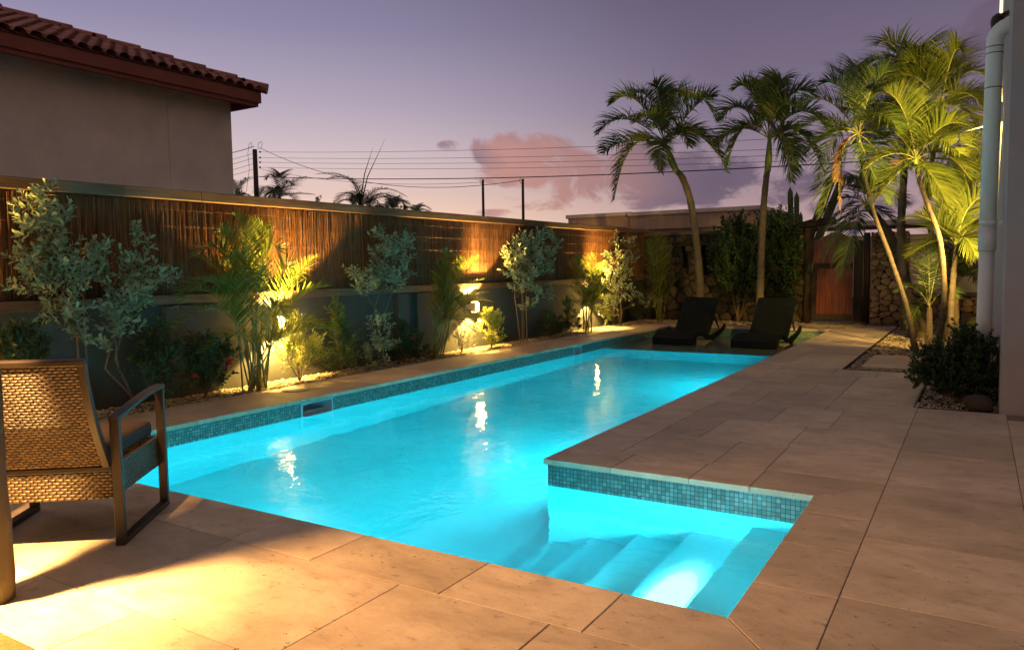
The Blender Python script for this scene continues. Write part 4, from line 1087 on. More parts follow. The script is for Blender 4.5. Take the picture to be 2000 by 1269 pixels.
for cx, r_ in ((508, .17), (489, .13)):
    q = un(cx, 284, 1, PY_); b.tube([(q.x+r_*math.cos(t_), q.y+.05*math.sin(t_), q.z+r_*1.2*math.sin(t_)) for t_ in [k*.3 for k in range(22)]], .012, 5, caps=False)
b.tube([un(486, 285, 1, PY_), un(484, 300, 1, PY_), un(487, 330, 1, PY_), un(481, 375, 1, PY_)], .012, 5, caps=False)
b.build('cable_loop', M['cable'], e)
fu = lambda u, v, y: un(u, v, 1, y)
labw = ['topmost thin power line running from the thick pole over the palms', 'second thin power line from the top', 'third thin power line from the top', 'fourth thin power line from the top']
ends = [(508, 297, 1700, 262), (508, 308, 1700, 284), (508, 317, 1700, 297), (508, 327, 1700, 309)]
for (u0, v0, u1, v1), lb in zip(ends, labw):
    b = MB(); wire(b, fu(u0, v0, PY_), fu(u1, v1, PY_-2), .20, .008, 30); tag(b.build('power_line', M['cable']), lb, 'power line', 'power lines over the fence')
b = MB(); wire(b, fu(505, 345, PY_), fu(1740, 312, PY_-2), .34, .020, 30); tag(b.build('power_line', M['cable']), 'lowest and thickest of the long power lines', 'power line', 'power lines over the fence')
for k, v0 in enumerate((289, 302, 312, 323, 333, 376)):
    b = MB(); wire(b, fu(497, (286, 299, 308, 319, 330, 346)[k], PY_), fu(380, v0+22, PY_-3), .1, .010 if k else .018, 8)
    tag(b.build('power_line', M['cable']), ['topmost', 'second highest', 'third highest', 'fourth highest', 'fifth highest', 'lowest'][k]+' power line running left from the thick pole to behind the beige house', 'power line', 'power lines behind the beige house')
for u, vt, lb in ((943, 351, 'thin bare pole left of its pair above the fence'), (1021, 350, 'thin pole with a looped cable right of its pair above the fence')):
    q = fu(u, vt, 28.0); e = empty('utility_pole', (q.x, q.y, 0), lb, 'utility pole')
    b = MB(); b.tube([(q.x, q.y, 0), (q.x, q.y, q.z)], [.075, .055], 10); b.build('shaft', M['pole'], e, smooth=True)
    b = MB(); b.tube([(q.x-.05+.10*math.cos(t_), q.y, q.z-.05+.14*math.sin(t_)) for t_ in [k*.35 for k in range(19)]], .009, 5, caps=False); b.build('cable_loop', M['cable'], e)
b = MB(); wire(b, fu(508, 289, PY_), fu(1019, 352, 28), 1.05, .013, 30); tag(b.build('service_cable', M['cable']), 'cable sagging from the thick pole top to the right thin pole', 'cable')
b = MB(); wire(b, fu(508, 330, PY_), fu(941, 356, 28), .38, .008, 30); tag(b.build('service_cable', M['cable']), 'thin cable sagging from the thick pole to the left thin pole', 'cable')

# ------------------------------------------------------------------ leaves, shrubs
def leaf(m_, p, d, nrm, L, W, curl=.15, mi=0):
    "one obovate leaf with a light fold"
    d = d.normalized(); s_ = d.cross(nrm)
    if s_.length < 1e-4: s_ = d.cross(Vector((.3, .2, 1)))
    s_.normalize(); n_ = s_.cross(d)
    a = p+d*L*.38+n_*L*curl*.35; b_ = p+d*L*.74+n_*L*curl*.3; t = p+d*L-n_*L*curl*.2
    m_.add([p, a-s_*W*.40+n_*W*.12, a+s_*W*.40+n_*W*.12, b_-s_*W*.5+n_*W*.12, b_+s_*W*.5+n_*W*.12, t, a, b_],
           [(0, 6, 1), (0, 2, 6), (1, 6, 7, 3), (6, 2, 4, 7), (3, 7, 5), (7, 4, 5)], mi)
def rv(r_): 
    while True:
        v = Vector((r_.uniform(-1, 1), r_.uniform(-1, 1), r_.uniform(-1, 1)))
        if .05 < v.length < 1: return v
def shrub(label, cat, name, base, stems, blobs, lmat, L, W, per=12, seed=1, upb=.5, dens=1.0, group=None, stemr=.012, needle=False, twigl=.22, flowers=0):
    """stems: list of point lists; blobs: (centre, rh, rv, n_twigs)"""
    r_ = random.Random(seed)
    e = empty(name, base, label, cat, group)
    sb = MB(); lb = MB()
    sp = []
    for st in stems:
        pts = [Vector(p) for p in st]; fine = []
        for i in range(len(pts)-1):
            for k in range(4):
                q = pts[i].lerp(pts[i+1], k/4)+rv(r_)*.008; fine.append(q)
        fine.append(pts[-1]); n = len(fine)
        sb.tube(fine, [stemr*(1-.7*k/n) for k in range(n)], 6)
        sp += fine[n//4:]
    for (c, rh, rvv, nt_) in blobs:
        c = Vector(c)
        if name == 'silver_shrub': k_ = .62 if seed < 8 else .88; rh *= k_; rvv *= (k_+1)/2
        for _ in range(int(nt_*dens)):
            o = rv(r_); st = c+Vector((o.x*rh*.75, o.y*rh*.75, o.z*rvv*.8))
            d = (Vector((o.x, o.y, o.z*.8))*.8+rv(r_)*.5+Vector((0, 0, upb))).normalized()
            tl = twigl*r_.uniform(.6, 1.3)
            src = min(sp, key=lambda q: (q-st).length+max(0, q.z-st.z)*1.5) if sp else base
            if (src-st).length > .03 and r_.random() < .6:
                mid = src.lerp(st, .55)+Vector((0, 0, -.03))+rv(r_)*.02
                sb.tube([src, mid, st], [stemr*.42, stemr*.3, stemr*.2], 4, caps=False)
            pts = [st]; dd = d.copy(); n = 6
            for k in range(n):
                dd = (dd+Vector((0, 0, .06*upb*2))+rv(r_)*.09).normalized(); pts.append(pts[-1]+dd*tl/n)
            sb.tube(pts, [stemr*.2*(1-.6*k/n) for k in range(n+1)], 3, caps=False)
            ph = r_.uniform(0, 6.28)
            for k in range(per):
                t = (k+.6)/per*n; i = min(int(t), n-1); p = pts[i].lerp(pts[i+1], t-i)
                tg = (pts[i+1]-pts[i]).normalized()
                a = tg.cross(Vector((.31, .2, .9))).normalized(); b_ = tg.cross(a)
                an = ph+k*2.4
                side = a*math.cos(an)+b_*math.sin(an)
                ld = (side*(.9 if not needle else .6)+tg*(.55 if k < per-3 else 1.3)).normalized()
                s_ = r_.uniform(.7, 1.15)*(1 if k > 1 else .7)
                leaf(lb, p, ld, tg+side*.2+rv(r_)*.3, L*s_, W*s_)
    sb.build('stem', M['bark'], e); lb.build('foliage', lmat, e)
    for _ in range(flowers):
        pass
    return e
def blob(u, v, ru, rv_, x, n):
    c = un(u, v, 0, x); k = ppm(c); return (c, ru/k, rv_/k, n)
def P0(u, v, x): return un(u, v, 0, x)
def stemline(base, *uvx):
    return [Vector(base)]+[un(u, v, 0, x) for (u, v, x) in uvx]
def gr(u, v): 
    p = un(u, v, 2, -.01); return p
def flower(e, p, s, rr):
    b = MB()
    for k in range(14):
        d = rv(rr); d.z = abs(d.z)*.6; leaf(b, Vector(p)+d*s*.3, d.normalized(), Vector((0, 0, 1)), s, s*.7)
    b.build('flower', M['flower'], e)

SG = 'silver-leaved shrubs along the fence'
# two silver buttonwoods behind the chair
b0 = Vector((-7.2, 3.92, -.01)); x = -7.15
shrub('tall silver-leaved shrub at far left, its top lit yellow, behind the chair', 'shrub', 'silver_shrub', b0,
      [stemline(b0, (148, 640, x), (120, 560, x), (95, 450, x), (75, 385, x)), stemline(b0+Vector((0, .06, 0)), (165, 620, x), (160, 540, x), (125, 450, x))],
      [blob(75, 400, 22, 26, x+.05, 20), blob(68, 450, 32, 30, x+.1, 26), blob(118, 440, 18, 30, x, 14), blob(65, 510, 36, 30, x+.05, 26), blob(110, 500, 34, 32, x+.1, 28), blob(55, 560, 30, 24, x+.1, 18),
       blob(115, 560, 38, 32, x+.12, 32), blob(165, 540, 30, 30, x+.05, 22), blob(130, 610, 36, 26, x+.12, 28), blob(155, 655, 26, 24, x+.08, 16), blob(165, 490, 22, 14, x-.1, 8), blob(205, 500, 24, 22, x-.08, 12)],
      M['silver'], .078, .032, per=10, seed=3, dens=.68, group=SG, twigl=.17)
b0 = Vector((-7.15, 4.43, -.01)); x = -7.1
shrub('silver-leaved shrub with thin bare stems, nearest behind the chair arm', 'shrub', 'silver_shrub', b0,
      [stemline(b0, (225, 700, x), (240, 640, x), (240, 560, x), (268, 480, x)), stemline(b0+Vector((.02, .04, 0)), (205, 720, x), (235, 620, x), (290, 570, x)), stemline(b0, (232, 720, x), (222, 650, x), (205, 560, x))],
      [blob(268, 480, 14, 26, x, 12), blob(262, 530, 22, 28, x+.05, 18), blob(310, 555, 26, 16, x+.1, 14), blob(225, 545, 34, 28, x, 22), blob(245, 585, 36, 26, x+.1, 30), blob(275, 600, 28, 24, x+.12, 22), blob(215, 620, 24, 26, x+.1, 18),
       blob(240, 650, 28, 22, x+.1, 16), blob(215, 680, 16, 12, x+.05, 7)],
      M['silver'], .078, .032, per=10, seed=5, dens=.68, group=SG, twigl=.16)
b0 = Vector((-7.12, 8.03, -.01)); x = -7.1
shrub('silver-leaved shrub leaning right, standing left of the rendered pier past the first lit palm', 'shrub', 'silver_shrub', b0,
      [stemline(b0, (725, 640, x), (735, 590, x), (765, 520, x), (750, 460, x)), stemline(b0+Vector((0, .1, 0)), (742, 640, x), (730, 600, x), (700, 550, x)), stemline(b0, (735, 660, x), (770, 560, x), (790, 480, x))],
      [blob(750, 465, 12, 18, x, 12), blob(785, 480, 20, 18, x+.05, 18), blob(748, 500, 24, 20, x+.05, 22), blob(780, 515, 20, 20, x+.05, 18), blob(745, 545, 30, 22, x+.08, 28), blob(775, 555, 18, 20, x+.08, 16), blob(695, 545, 18, 14, x+.05, 12),
       blob(712, 570, 20, 16, x+.08, 12), blob(740, 640, 24, 20, x+.1, 16), blob(745, 680, 26, 22, x+.12, 22), blob(735, 705, 24, 14, x+.12, 14)],
      M['silver'], .072, .030, per=10, seed=8, dens=1.15, group=SG, twigl=.15)
b0 = Vector((-7.05, 11.85, -.01)); x = -7.08
shrub('full silver-leaved shrub with several pale bare trunks, in the middle of the fence', 'shrub', 'silver_shrub', b0,
      [stemline(b0+Vector((0, -.1, 0)), (1012, 625, x), (1005, 580, x), (1012, 520, x), (1015, 470, x)), stemline(b0+Vector((0, .15, 0)), (1028, 620, x), (1028, 560, x), (1050, 500, x), (1085, 470, x)), stemline(b0, (1020, 600, x), (1020, 540, x), (1045, 470, x))],
      [blob(1056, 462, 8, 12, x, 10), blob(1038, 475, 14, 16, x+.05, 18), blob(1016, 478, 12, 16, x+.05, 16), blob(1082, 472, 10, 18, x, 12), blob(1003, 500, 20, 18, x+.05, 24), blob(1035, 505, 24, 20, x+.08, 32), blob(1070, 505, 22, 20, x+.05, 28),
       blob(1000, 530, 16, 16, x+.08, 16), blob(1030, 535, 24, 18, x+.1, 30), blob(1065, 530, 20, 14, x+.05, 20), blob(1018, 565, 20, 18, x+.08, 22), blob(1045, 570, 18, 16, x+.05, 16), blob(1065, 580, 14, 10, x+.05, 8), blob(1030, 600, 16, 14, x+.05, 10)],
      M['silver'], .072, .030, per=10, seed=12, dens=1.0, group=SG, twigl=.15)
b0 = Vector((-7.1, 16.35, -.01)); x = -7.05
shrub('tall silver-leaved shrub lit yellow from below, last before the fence corner', 'shrub', 'silver_shrub', b0,
      [stemline(b0, (1205, 600, x), (1198, 560, x), (1200, 500, x), (1205, 470, x)), stemline(b0+Vector((0, .1, 0)), (1212, 590, x), (1218, 540, x), (1232, 480, x)), stemline(b0, (1215, 605, x), (1240, 595, x), (1280, 585, x))],
      [blob(1206, 475, 8, 16, x, 10), blob(1234, 485, 10, 20, x, 14), blob(1200, 505, 20, 16, x+.05, 22), blob(1228, 515, 16, 16, x+.05, 16), blob(1195, 530, 22, 16, x+.1, 26), blob(1220, 540, 18, 14, x+.05, 18), blob(1195, 560, 24, 14, x+.15, 24),
       blob(1215, 570, 20, 12, x+.1, 18), blob(1240, 585, 16, 10, x+.1, 12), blob(1270, 592, 18, 10, x+.15, 16), blob(1190, 590, 22, 14, x+.15, 20), blob(1185, 612, 20, 12, x+.18, 16)],
      M['silver'], .072, .030, per=9, seed=15, dens=1.0, group=SG, twigl=.17)

DG = 'dark leafy shrubs at the foot of the low wall'
def dshrub(label, u, v, blobs, mat='dark', L=.06, W=.026, per=12, seed=1, x=-7.12, cat='shrub', name='leafy_shrub', fl=(), tw=.14, dens=1.3, needle=False, upb=.5):
    b0 = un(u, v, 0, x); b0 = Vector((x, b0.y, -.01))
    st = [[b0, b0.lerp(Vector(un(bl[0], bl[1], 0, x)), .5), un(bl[0], bl[1], 0, x)] for bl in blobs[:5]]
    e = shrub(label, cat, name, b0, st, [blob(bl[0], bl[1], bl[2], bl[3], x+.04, bl[4]) for bl in blobs], M[mat], L, W, per=per, seed=seed, dens=dens, group=DG, twigl=tw, stemr=.008, needle=needle, upb=upb)
    rr = random.Random(seed)
    for (fu_, fv_) in fl: flower(e, un(fu_, fv_, 0, x+.30), .045, rr)
dshrub('dark green shrub at the left edge just above the chair back', 30, 740, [(20, 680, 26, 26, 22), (50, 675, 22, 26, 20), (5, 700, 20, 16, 12), (62, 700, 16, 18, 12)], seed=21, x=-7.0)
dshrub('slender dark green shrub right of the chair arm', 315, 790, [(315, 660, 14, 24, 12), (300, 700, 24, 26, 22), (330, 700, 18, 24, 16), (312, 740, 22, 20, 16), (280, 730, 16, 26, 10)], seed=22, x=-7.05)
dshrub('dark rounded hibiscus with two red flowers beside the first lit palm', 400, 770, [(390, 680, 24, 20, 20), (420, 700, 28, 24, 26), (385, 720, 26, 26, 26), (415, 740, 26, 22, 22), (440, 690, 12, 18, 10)], seed=23, x=-7.05, fl=((449, 706), (446, 712), (381, 738)), name='hibiscus_shrub')
dshrub('feathery yellow-lit shrub right of the first wall lamp', 585, 727, [(570, 650, 10, 20, 12), (580, 680, 20, 20, 22), (560, 700, 14, 14, 12), (605, 700, 22, 18, 22), (590, 715, 28, 12, 20), (620, 685, 12, 16, 10), (632, 708, 14, 8, 8)], mat='lime', L=.075, W=.010, per=18, seed=24, x=-7.1, needle=True, upb=.7, name='feathery_shrub', tw=.18)
dshrub('upright dark shrub between the yellow feathery shrub and the silver one', 668, 722, [(657, 610, 8, 14, 10), (662, 640, 16, 18, 18), (675, 670, 20, 18, 20), (668, 695, 20, 16, 16), (655, 655, 10, 14, 8)], seed=25, mat='mid', x=-7.2)
dshrub('small low shrub in the gravel at the foot of the silver one', 650, 725, [(650, 716, 18, 8, 14), (690, 712, 16, 8, 10)], seed=26, mat='mid', L=.04, W=.014, x=-6.98)
dshrub('dark shrub with one red flower in front of the rendered pier', 790, 706, [(785, 655, 16, 18, 20), (805, 675, 20, 18, 22), (785, 685, 20, 14, 18), (820, 690, 14, 12, 12)], seed=27, x=-7.15, fl=((806, 662),), name='hibiscus_shrub')
dshrub('thin feathery bush with bare branches beside the second wall lamp', 902, 692, [(900, 635, 16, 12, 12), (905, 655, 22, 12, 16), (895, 668, 20, 10, 12), (915, 675, 16, 8, 8)], mat='mid', L=.05, W=.008, per=14, seed=28, needle=True, name='feathery_shrub', x=-7.15, dens=.9)
dshrub('bright yellow-green broad-leaved shrub right of the second wall lamp', 960, 683, [(955, 620, 14, 12, 16), (950, 642, 12, 12, 12), (965, 655, 14, 12, 14), (965, 672, 12, 8, 10), (968, 628, 12, 12, 10)], mat='lime', L=.07, W=.03, seed=29, x=-7.1)
dshrub('low dark round shrub right of the middle silver one', 1075, 662, [(1075, 625, 18, 14, 20), (1085, 642, 20, 12, 18), (1065, 645, 14, 10, 12)], seed=30, x=-7.2)
dshrub('taller dark shrub left of the third lit palm', 1115, 655, [(1108, 600, 8, 12, 10), (1112, 620, 14, 12, 16), (1122, 635, 18, 12, 18), (1105, 642, 12, 8, 8)], seed=31, x=-7.2)
dshrub('dark bush filling the corner under the fence end', 1255, 625, [(1250, 600, 18, 14, 16), (1275, 610, 16, 10, 14), (1245, 615, 18, 8, 12)], seed=32, x=-7.2)

# ------------------------------------------------------------------ palms
def frond(m_, pts, ll, n=34, width=.022, droop=.35, stalk=.12, rr=None, vee=.35, r0=.011, flip=0, mi_leaf=0, mi_st=1, comb=.45, plum=0):
    """pts: 3 control points (base, arch, tip). leaflets on both sides, hanging by droop"""
    rr = rr or rnd
    p0, p1, p2 = [Vector(p) for p in pts]
    def B(t): return p0*(1-t)**2+p1*2*t*(1-t)+p2*t*t
    def T_(t): return ((p1-p0)*(1-t)+(p2-p1)*t).normalized()
    N = 12
    m_.tube([B(k/N) for k in range(N+1)], [r0*(1-.85*k/N) for k in range(N+1)], 5, caps=False, mi=mi_st)
    pln = (p1-p0).cross(p2-p1)
    side = pln.normalized() if pln.length > 1e-5 else Vector((1, 0, 0))
    tw = rr.uniform(-.25, .25)
    for k in range(n):
        t = stalk+(1-stalk)*(k+.5)/n
        p = B(t); tg = T_(t); upn = side.cross(tg)
        if upn.z < 0 and flip == 0: pass
        u_ = (Vector((0, 0, 1))-tg*tg.z)
        u_ = u_.normalized() if u_.length > .1 else upn
        s0 = tg.cross(u_).normalized()
        s0 = (s0+u_*tw).normalized()
        env = math.sin(math.pi*min(1, (.14+.86*(t-stalk)/(1-stalk))**.75))**.6
        env = max(env, .25)
        for sg in (-1, 1):
            L = ll*env*rr.uniform(.85, 1.1)
            pa = rr.uniform(-1.2, 1.0)*plum
            sq = s0*math.cos(pa)+u_*math.sin(pa)*sg
            d = (sq*sg*1.0+tg*(comb+.6*t)+u_*vee*rr.uniform(.4, 1.5)+rv(rr)*.10).normalized()
            q = p; vs = []; w_ = width*rr.uniform(.8, 1.1)
            wn_ = tg.cross(d); wd = (tg-d*tg.dot(d)); 
            wd = wd.normalized() if wd.length > .05 else s0
            segs = 4
            for j in range(segs+1):
                f_ = j/segs; ww = w_*(.55, 1, .85, .5, .04)[j]/2
                vs += [q-wd*ww, q+wd*ww]
                d = (d+Vector((0, 0, -droop*(.35+f_)))*.55).normalized(); q = q+d*L/segs
            m_.add(vs, [(2*j, 2*j+1, 2*j+3, 2*j+2) for j in range(segs)], mi_leaf)
def trunk(e, pts, rads, mat='pbark', rings=True, name='trunk'):
    pts = [Vector(p) for p in pts]; fine = []; rr = []
    for i in range(len(pts)-1):
        p0 = pts[max(i-1, 0)]; p1 = pts[i]; p2 = pts[i+1]; p3 = pts[min(i+2, len(pts)-1)]
        for k in range(14):
            t = k/14
            q = .5*((2*p1)+(-p0+p2)*t+(2*p0-5*p1+4*p2-p3)*t*t+(-p0+3*p1-3*p2+p3)*t**3)
            r_ = rads[i]*(1-t)+rads[i+1]*t
            fine.append(q); rr.append(r_*(1+(.07 if (len(fine) % 2 == 0) else 0)+.05*math.sin(len(fine)*.9)) if rings else r_)
    fine.append(pts[-1]); rr.append(rads[-1])
    b = MB(); b.tube(fine, rr, 14); return b.build(name, M[mat], e, smooth=True)
def palm(label, base, tpts, trads, crown, fr, shaft=None, ll=.5, n=34, width=.028, droop=.4, mat='palm', seed=1, name='palm_tree', spear=None, group=None, cat='palm tree', stalk=.16, vee=.3, r0=.014, comb=.45, plum=.15):
    rr = random.Random(seed); e = empty(name, base, label, cat, group)
    if not shaft: tpts = tpts+[Vector(crown)]; trads = trads+[trads[-1]*.8]
    trunk(e, [base]+tpts, trads)
    if shaft:
        b = MB(); L_ = len(shaft[0]); b.tube(shaft[0], shaft[1], 12); b.build('crownshaft', M['shaft'], e, smooth=True)
    for f_ in fr:
        b = MB(); opt = f_[3] if len(f_) > 3 else {}
        p = list(f_[:3])
        b_ll = opt.get('ll', ll)*rr.uniform(.9, 1.1)
        frond(b, p, b_ll, n=opt.get('n', n), width=opt.get('w', width), droop=opt.get('droop', droop), stalk=opt.get('stalk', stalk), rr=rr, vee=vee, r0=r0, comb=comb, plum=plum)
        b.build('frond', [M[opt.get('mat', mat)], M['rachis']], e)
    if spear:
        b = MB(); b.tube(spear, [.016, .010, .002], 6); b.build('spear_leaf', M['rachis'], e)
    return e
def fan(c, n, L, elev=(-10, 75), seed=0, az=(0, 360), arch=.45, drop=1.0, jl=.2):
    "n arching fronds round a crown centre"
    r_ = random.Random(seed); out = []
    for k in range(n):
        a = R(az[0]+(az[1]-az[0])*(k+r_.uniform(.2, .8))/n); el_ = R(r_.uniform(*elev)); l_ = L*r_.uniform(1-jl, 1+jl)
        h = Vector((math.cos(a), math.sin(a), 0))
        p1 = Vector(c)+(h*math.cos(el_)+Vector((0, 0, math.sin(el_))))*l_*.55
        p2 = p1+h*l_*.45*math.cos(el_*.6)+Vector((0, 0, math.sin(el_)*l_*.45-drop*l_*.38*(1.25-math.sin(el_))))
        out.append((Vector(c), p1, p2))
    return out
# --- two big palms behind the loungers
y0 = 17.62
def q(u, v, y): return un(u, v, 1, y)
def FR(c, lst, y):
    out = []
    for f_ in lst:
        (u1, v1, u2, v2, dy) = f_[:5]; o = f_[5] if len(f_) > 5 else {}
        out.append((Vector(c), q(u1, v1, y+dy*.6), q(u2, v2, y+dy), o))
    return out
c1 = q(1300, 282, y0)
b1 = Vector((q(1368, 585, y0).x, y0, -.03))
palm('tall curved palm behind the left lounger with drooping dark fronds', b1,
     [q(1367, 560, y0), q(1362, 490, y0), q(1350, 400, y0), q(1334, 350, y0), q(1322, 335, y0)], [.12, .092, .082, .078, .074, .068], c1,
     FR(c1, [(1225, 235, 1200, 390, -.3), (1212, 262, 1178, 300, .5), (1215, 195, 1168, 262, .3), (1240, 150, 1192, 205, -.4), (1268, 150, 1232, 190, .5), (1290, 160, 1275, 168, -.3), (1318, 150, 1330, 185, .5),
             (1352, 120, 1400, 240, -.2), (1375, 175, 1392, 190, .6), (1375, 215, 1418, 335, -.3), (1345, 225, 1400, 300, .7), (1285, 245, 1290, 335, -.8), (1330, 230, 1345, 285, .9), (1278, 200, 1240, 240, -.8)], y0),
     shaft=([q(1322, 336, y0), q(1313, 318, y0), q(1306, 300, y0), q(1300, 282, y0)], [.075, .09, .07, .04]), ll=.66, n=62, width=.030, droop=.46, vee=.75, comb=.5, seed=2, spear=[q(1292, 260, y0), q(1282, 190, y0), q(1275, 128, y0)],
     group='tall palms behind the loungers')
y0 = 17.3
c2 = q(1503, 272, y0)
b2 = Vector((q(1483, 600, y0).x, y0, -.03))
palm('tall straight palm behind the right lounger, crown close to the bright palms', b2,
     [q(1485, 560, y0), q(1487, 500, y0), q(1491, 410, y0), q(1497, 345, y0), q(1499, 335, y0)], [.095, .078, .07, .068, .062, .058], c2,
     FR(c2, [(1450, 195, 1420, 330, -.3), (1445, 170, 1408, 235, .4), (1465, 140, 1435, 175, -.3), (1490, 130, 1478, 168, .5), (1520, 130, 1530, 165, -.3), (1545, 140, 1592, 190, .4), (1570, 170, 1618, 260, -.2),
             (1560, 210, 1608, 335, .3), (1535, 235, 1550, 320, -.6), (1440, 225, 1402, 285, .6), (1535, 245, 1545, 355, .6), (1500, 160, 1500, 175, .8), (1515, 175, 1560, 215, -.8)], y0),
     shaft=([q(1499, 336, y0), q(1501, 315, y0), q(1502, 295, y0), q(1503, 272, y0)], [.066, .08, .065, .04]), ll=.64, n=62, width=.030, droop=.46, vee=.75, comb=.5, seed=3, group='tall palms behind the loungers')
# --- the cluster of palms on the right
PG = 'palms in the gravel bed on the right'
y1 = 13.2; c = q(1676, 262, y1); b0 = Vector((-.796, 13.2, -.03))
palm('slim leaning palm with bluish lit trunk, frontmost of the right group', b0,
     [q(1782, 655, y1), q(1768, 590, y1), q(1738, 500, y1), q(1705, 410, y1), q(1686, 330, y1), q(1679, 290, y1)], [.056, .041, .036, .033, .030, .028, .025], c,
     FR(c, [(1620, 165, 1560, 205, .2), (1625, 240, 1575, 300, -.3), (1650, 140, 1605, 165, -.3), (1680, 120, 1672, 130, .3), (1705, 130, 1745, 140, -.2), (1725, 190, 1790, 190, .4), (1722, 240, 1775, 330, -.3),
            (1640, 300, 1605, 420, .3), (1690, 310, 1735, 400, -.6), (1640, 215, 1600, 350, -.7), (1700, 180, 1760, 260, -.7), (1655, 130, 1640, 140, .6), (1600, 210, 1555, 260, .1), (1715, 280, 1745, 360, .4), (1630, 270, 1640, 410, -.2, {'mat': 'dead', 'll': .22})], y1),
     shaft=([q(1679, 292, y1), q(1677, 275, y1), q(1676, 262, y1)], [.030, .034, .022]), ll=.56, n=62, width=.016, droop=.38, seed=4, group=PG, comb=.6, r0=.010, plum=.1, vee=.6)
y2 = 12.85; c = q(1790, 312, y2); b0 = Vector((-.50, 12.8, -.03))
palm('slim palm with a bowed greyish trunk in the middle of the right group', b0,
     [q(1838, 640, y2), q(1844, 560, y2), q(1836, 470, y2), q(1812, 400, y2), q(1796, 355, y2), q(1790, 325, y2)], [.052, .041, .037, .035, .032, .029, .025], c,
     FR(c, [(1740, 220, 1660, 240, .2), (1745, 280, 1690, 330, -.3), (1770, 190, 1730, 180, -.3), (1800, 190, 1815, 180, .3), (1835, 220, 1890, 245, -.2), (1845, 270, 1895, 350, .4), (1760, 320, 1705, 400, -.5),
            (1820, 330, 1850, 400, -.5), (1770, 240, 1725, 270, .7), (1748, 300, 1722, 372, .1, {'mat': 'dead', 'll': .2, 'n': 22}), (1830, 240, 1875, 300, -.7), (1765, 215, 1700, 205, .6), (1815, 210, 1860, 195, .5), (1810, 300, 1822, 385, .3)], y2),
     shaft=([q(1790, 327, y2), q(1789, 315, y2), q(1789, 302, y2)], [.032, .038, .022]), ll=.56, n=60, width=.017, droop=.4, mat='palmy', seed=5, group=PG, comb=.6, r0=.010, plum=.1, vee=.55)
y3 = 15.6; c = q(1778, 200, y3); b0 = Vector((-.9, 15.75, -.03))
palm('stout palm with a thick pale swollen base, tallest of the right group', b0,
     [q(1778, 600, y3), q(1765, 530, y3), q(1760, 450, y3), q(1765, 350, y3), q(1772, 260, y3)], [.19, .13, .085, .07, .06, .05], c,
     FR(c, [(1745, 80, 1690, 130, .2), (1760, 60, 1715, 85, -.4), (1710, 150, 1655, 215, .4), (1735, 130, 1700, 190, -.6), (1790, 70, 1800, 100, .3), (1805, 120, 1850, 130, -.5), (1725, 210, 1690, 300, -.3), (1800, 200, 1840, 280, -.6), (1770, 120, 1740, 130, .8), (1740, 180, 1670, 280, .6), (1825, 150, 1880, 200, .6), (1715, 120, 1668, 160, .2)], y3),
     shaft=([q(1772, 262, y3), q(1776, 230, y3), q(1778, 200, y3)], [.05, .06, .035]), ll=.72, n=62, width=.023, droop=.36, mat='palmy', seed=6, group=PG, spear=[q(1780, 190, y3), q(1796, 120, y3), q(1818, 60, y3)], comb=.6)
y4 = 14.9; c = q(1838, 210, y4); b0 = Vector((-.45, 14.9, -.03))
palm('palm with a yellow lit trunk, crown reaching the drain pipe', b0,
     [q(1858, 600, y4), q(1840, 520, y4), q(1815, 440, y4), q(1810, 380, y4), q(1825, 290, y4), q(1834, 250, y4)], [.07, .055, .05, .045, .042, .038, .034], c,
     FR(c, [(1820, 70, 1790, 120, .3), (1860, 70, 1880, 100, -.2), (1885, 100, 1935, 160, .3), (1895, 140, 1932, 240, -.3), (1800, 130, 1745, 150, -.4), (1790, 190, 1740, 250, .4), (1880, 190, 1920, 260, -.5), (1850, 90, 1860, 130, .6), (1810, 240, 1790, 320, -.4), (1870, 230, 1905, 330, .2), (1800, 90, 1760, 130, -.2), (1900, 170, 1934, 200, .5), (1855, 250, 1870, 350, -.4)], y4),
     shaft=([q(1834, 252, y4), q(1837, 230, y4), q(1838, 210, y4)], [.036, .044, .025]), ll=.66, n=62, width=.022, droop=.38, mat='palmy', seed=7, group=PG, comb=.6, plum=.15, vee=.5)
y5 = 14.6; b0 = Vector((-.27, 15.07, -.03)); c = q(1868, 555, y5)
palm('short young palm with a bare green stem in front of the cabinet', Vector((c.x, y5, -.03)), [q(1868, 620, y5), q(1868, 580, y5)], [.05, .042, .035], c,
     FR(c, [(1850, 460, 1800, 490, .2), (1865, 440, 1850, 430, -.3), (1895, 450, 1935, 450, .2), (1905, 510, 1935, 530, -.3), (1840, 520, 1800, 580, .4), (1890, 500, 1925, 580, .5), (1855, 490, 1815, 545, -.5), (1875, 450, 1895, 435, .4)], y5),
     ll=.44, n=38, width=.022, droop=.25, seed=9, group=PG, r0=.008)
y6 = 13.9; c = q(1815, 600, y6)
palm('low stemless palm clump at the foot of the right-hand palms', Vector((c.x, y6, -.03)), [q(1815, 640, y6), q(1815, 610, y6)], [.06, .05, .04], c,
     FR(c, [(1800, 500, 1765, 500, .2), (1830, 500, 1850, 480, .2), (1790, 540, 1750, 570, -.3), (1845, 545, 1870, 580, -.2), (1815, 480, 1812, 470, .3), (1800, 570, 1775, 640, .3)], y6),
     ll=.32, n=30, width=.017, droop=.3, mat='palm', seed=10, group=PG, r0=.007)
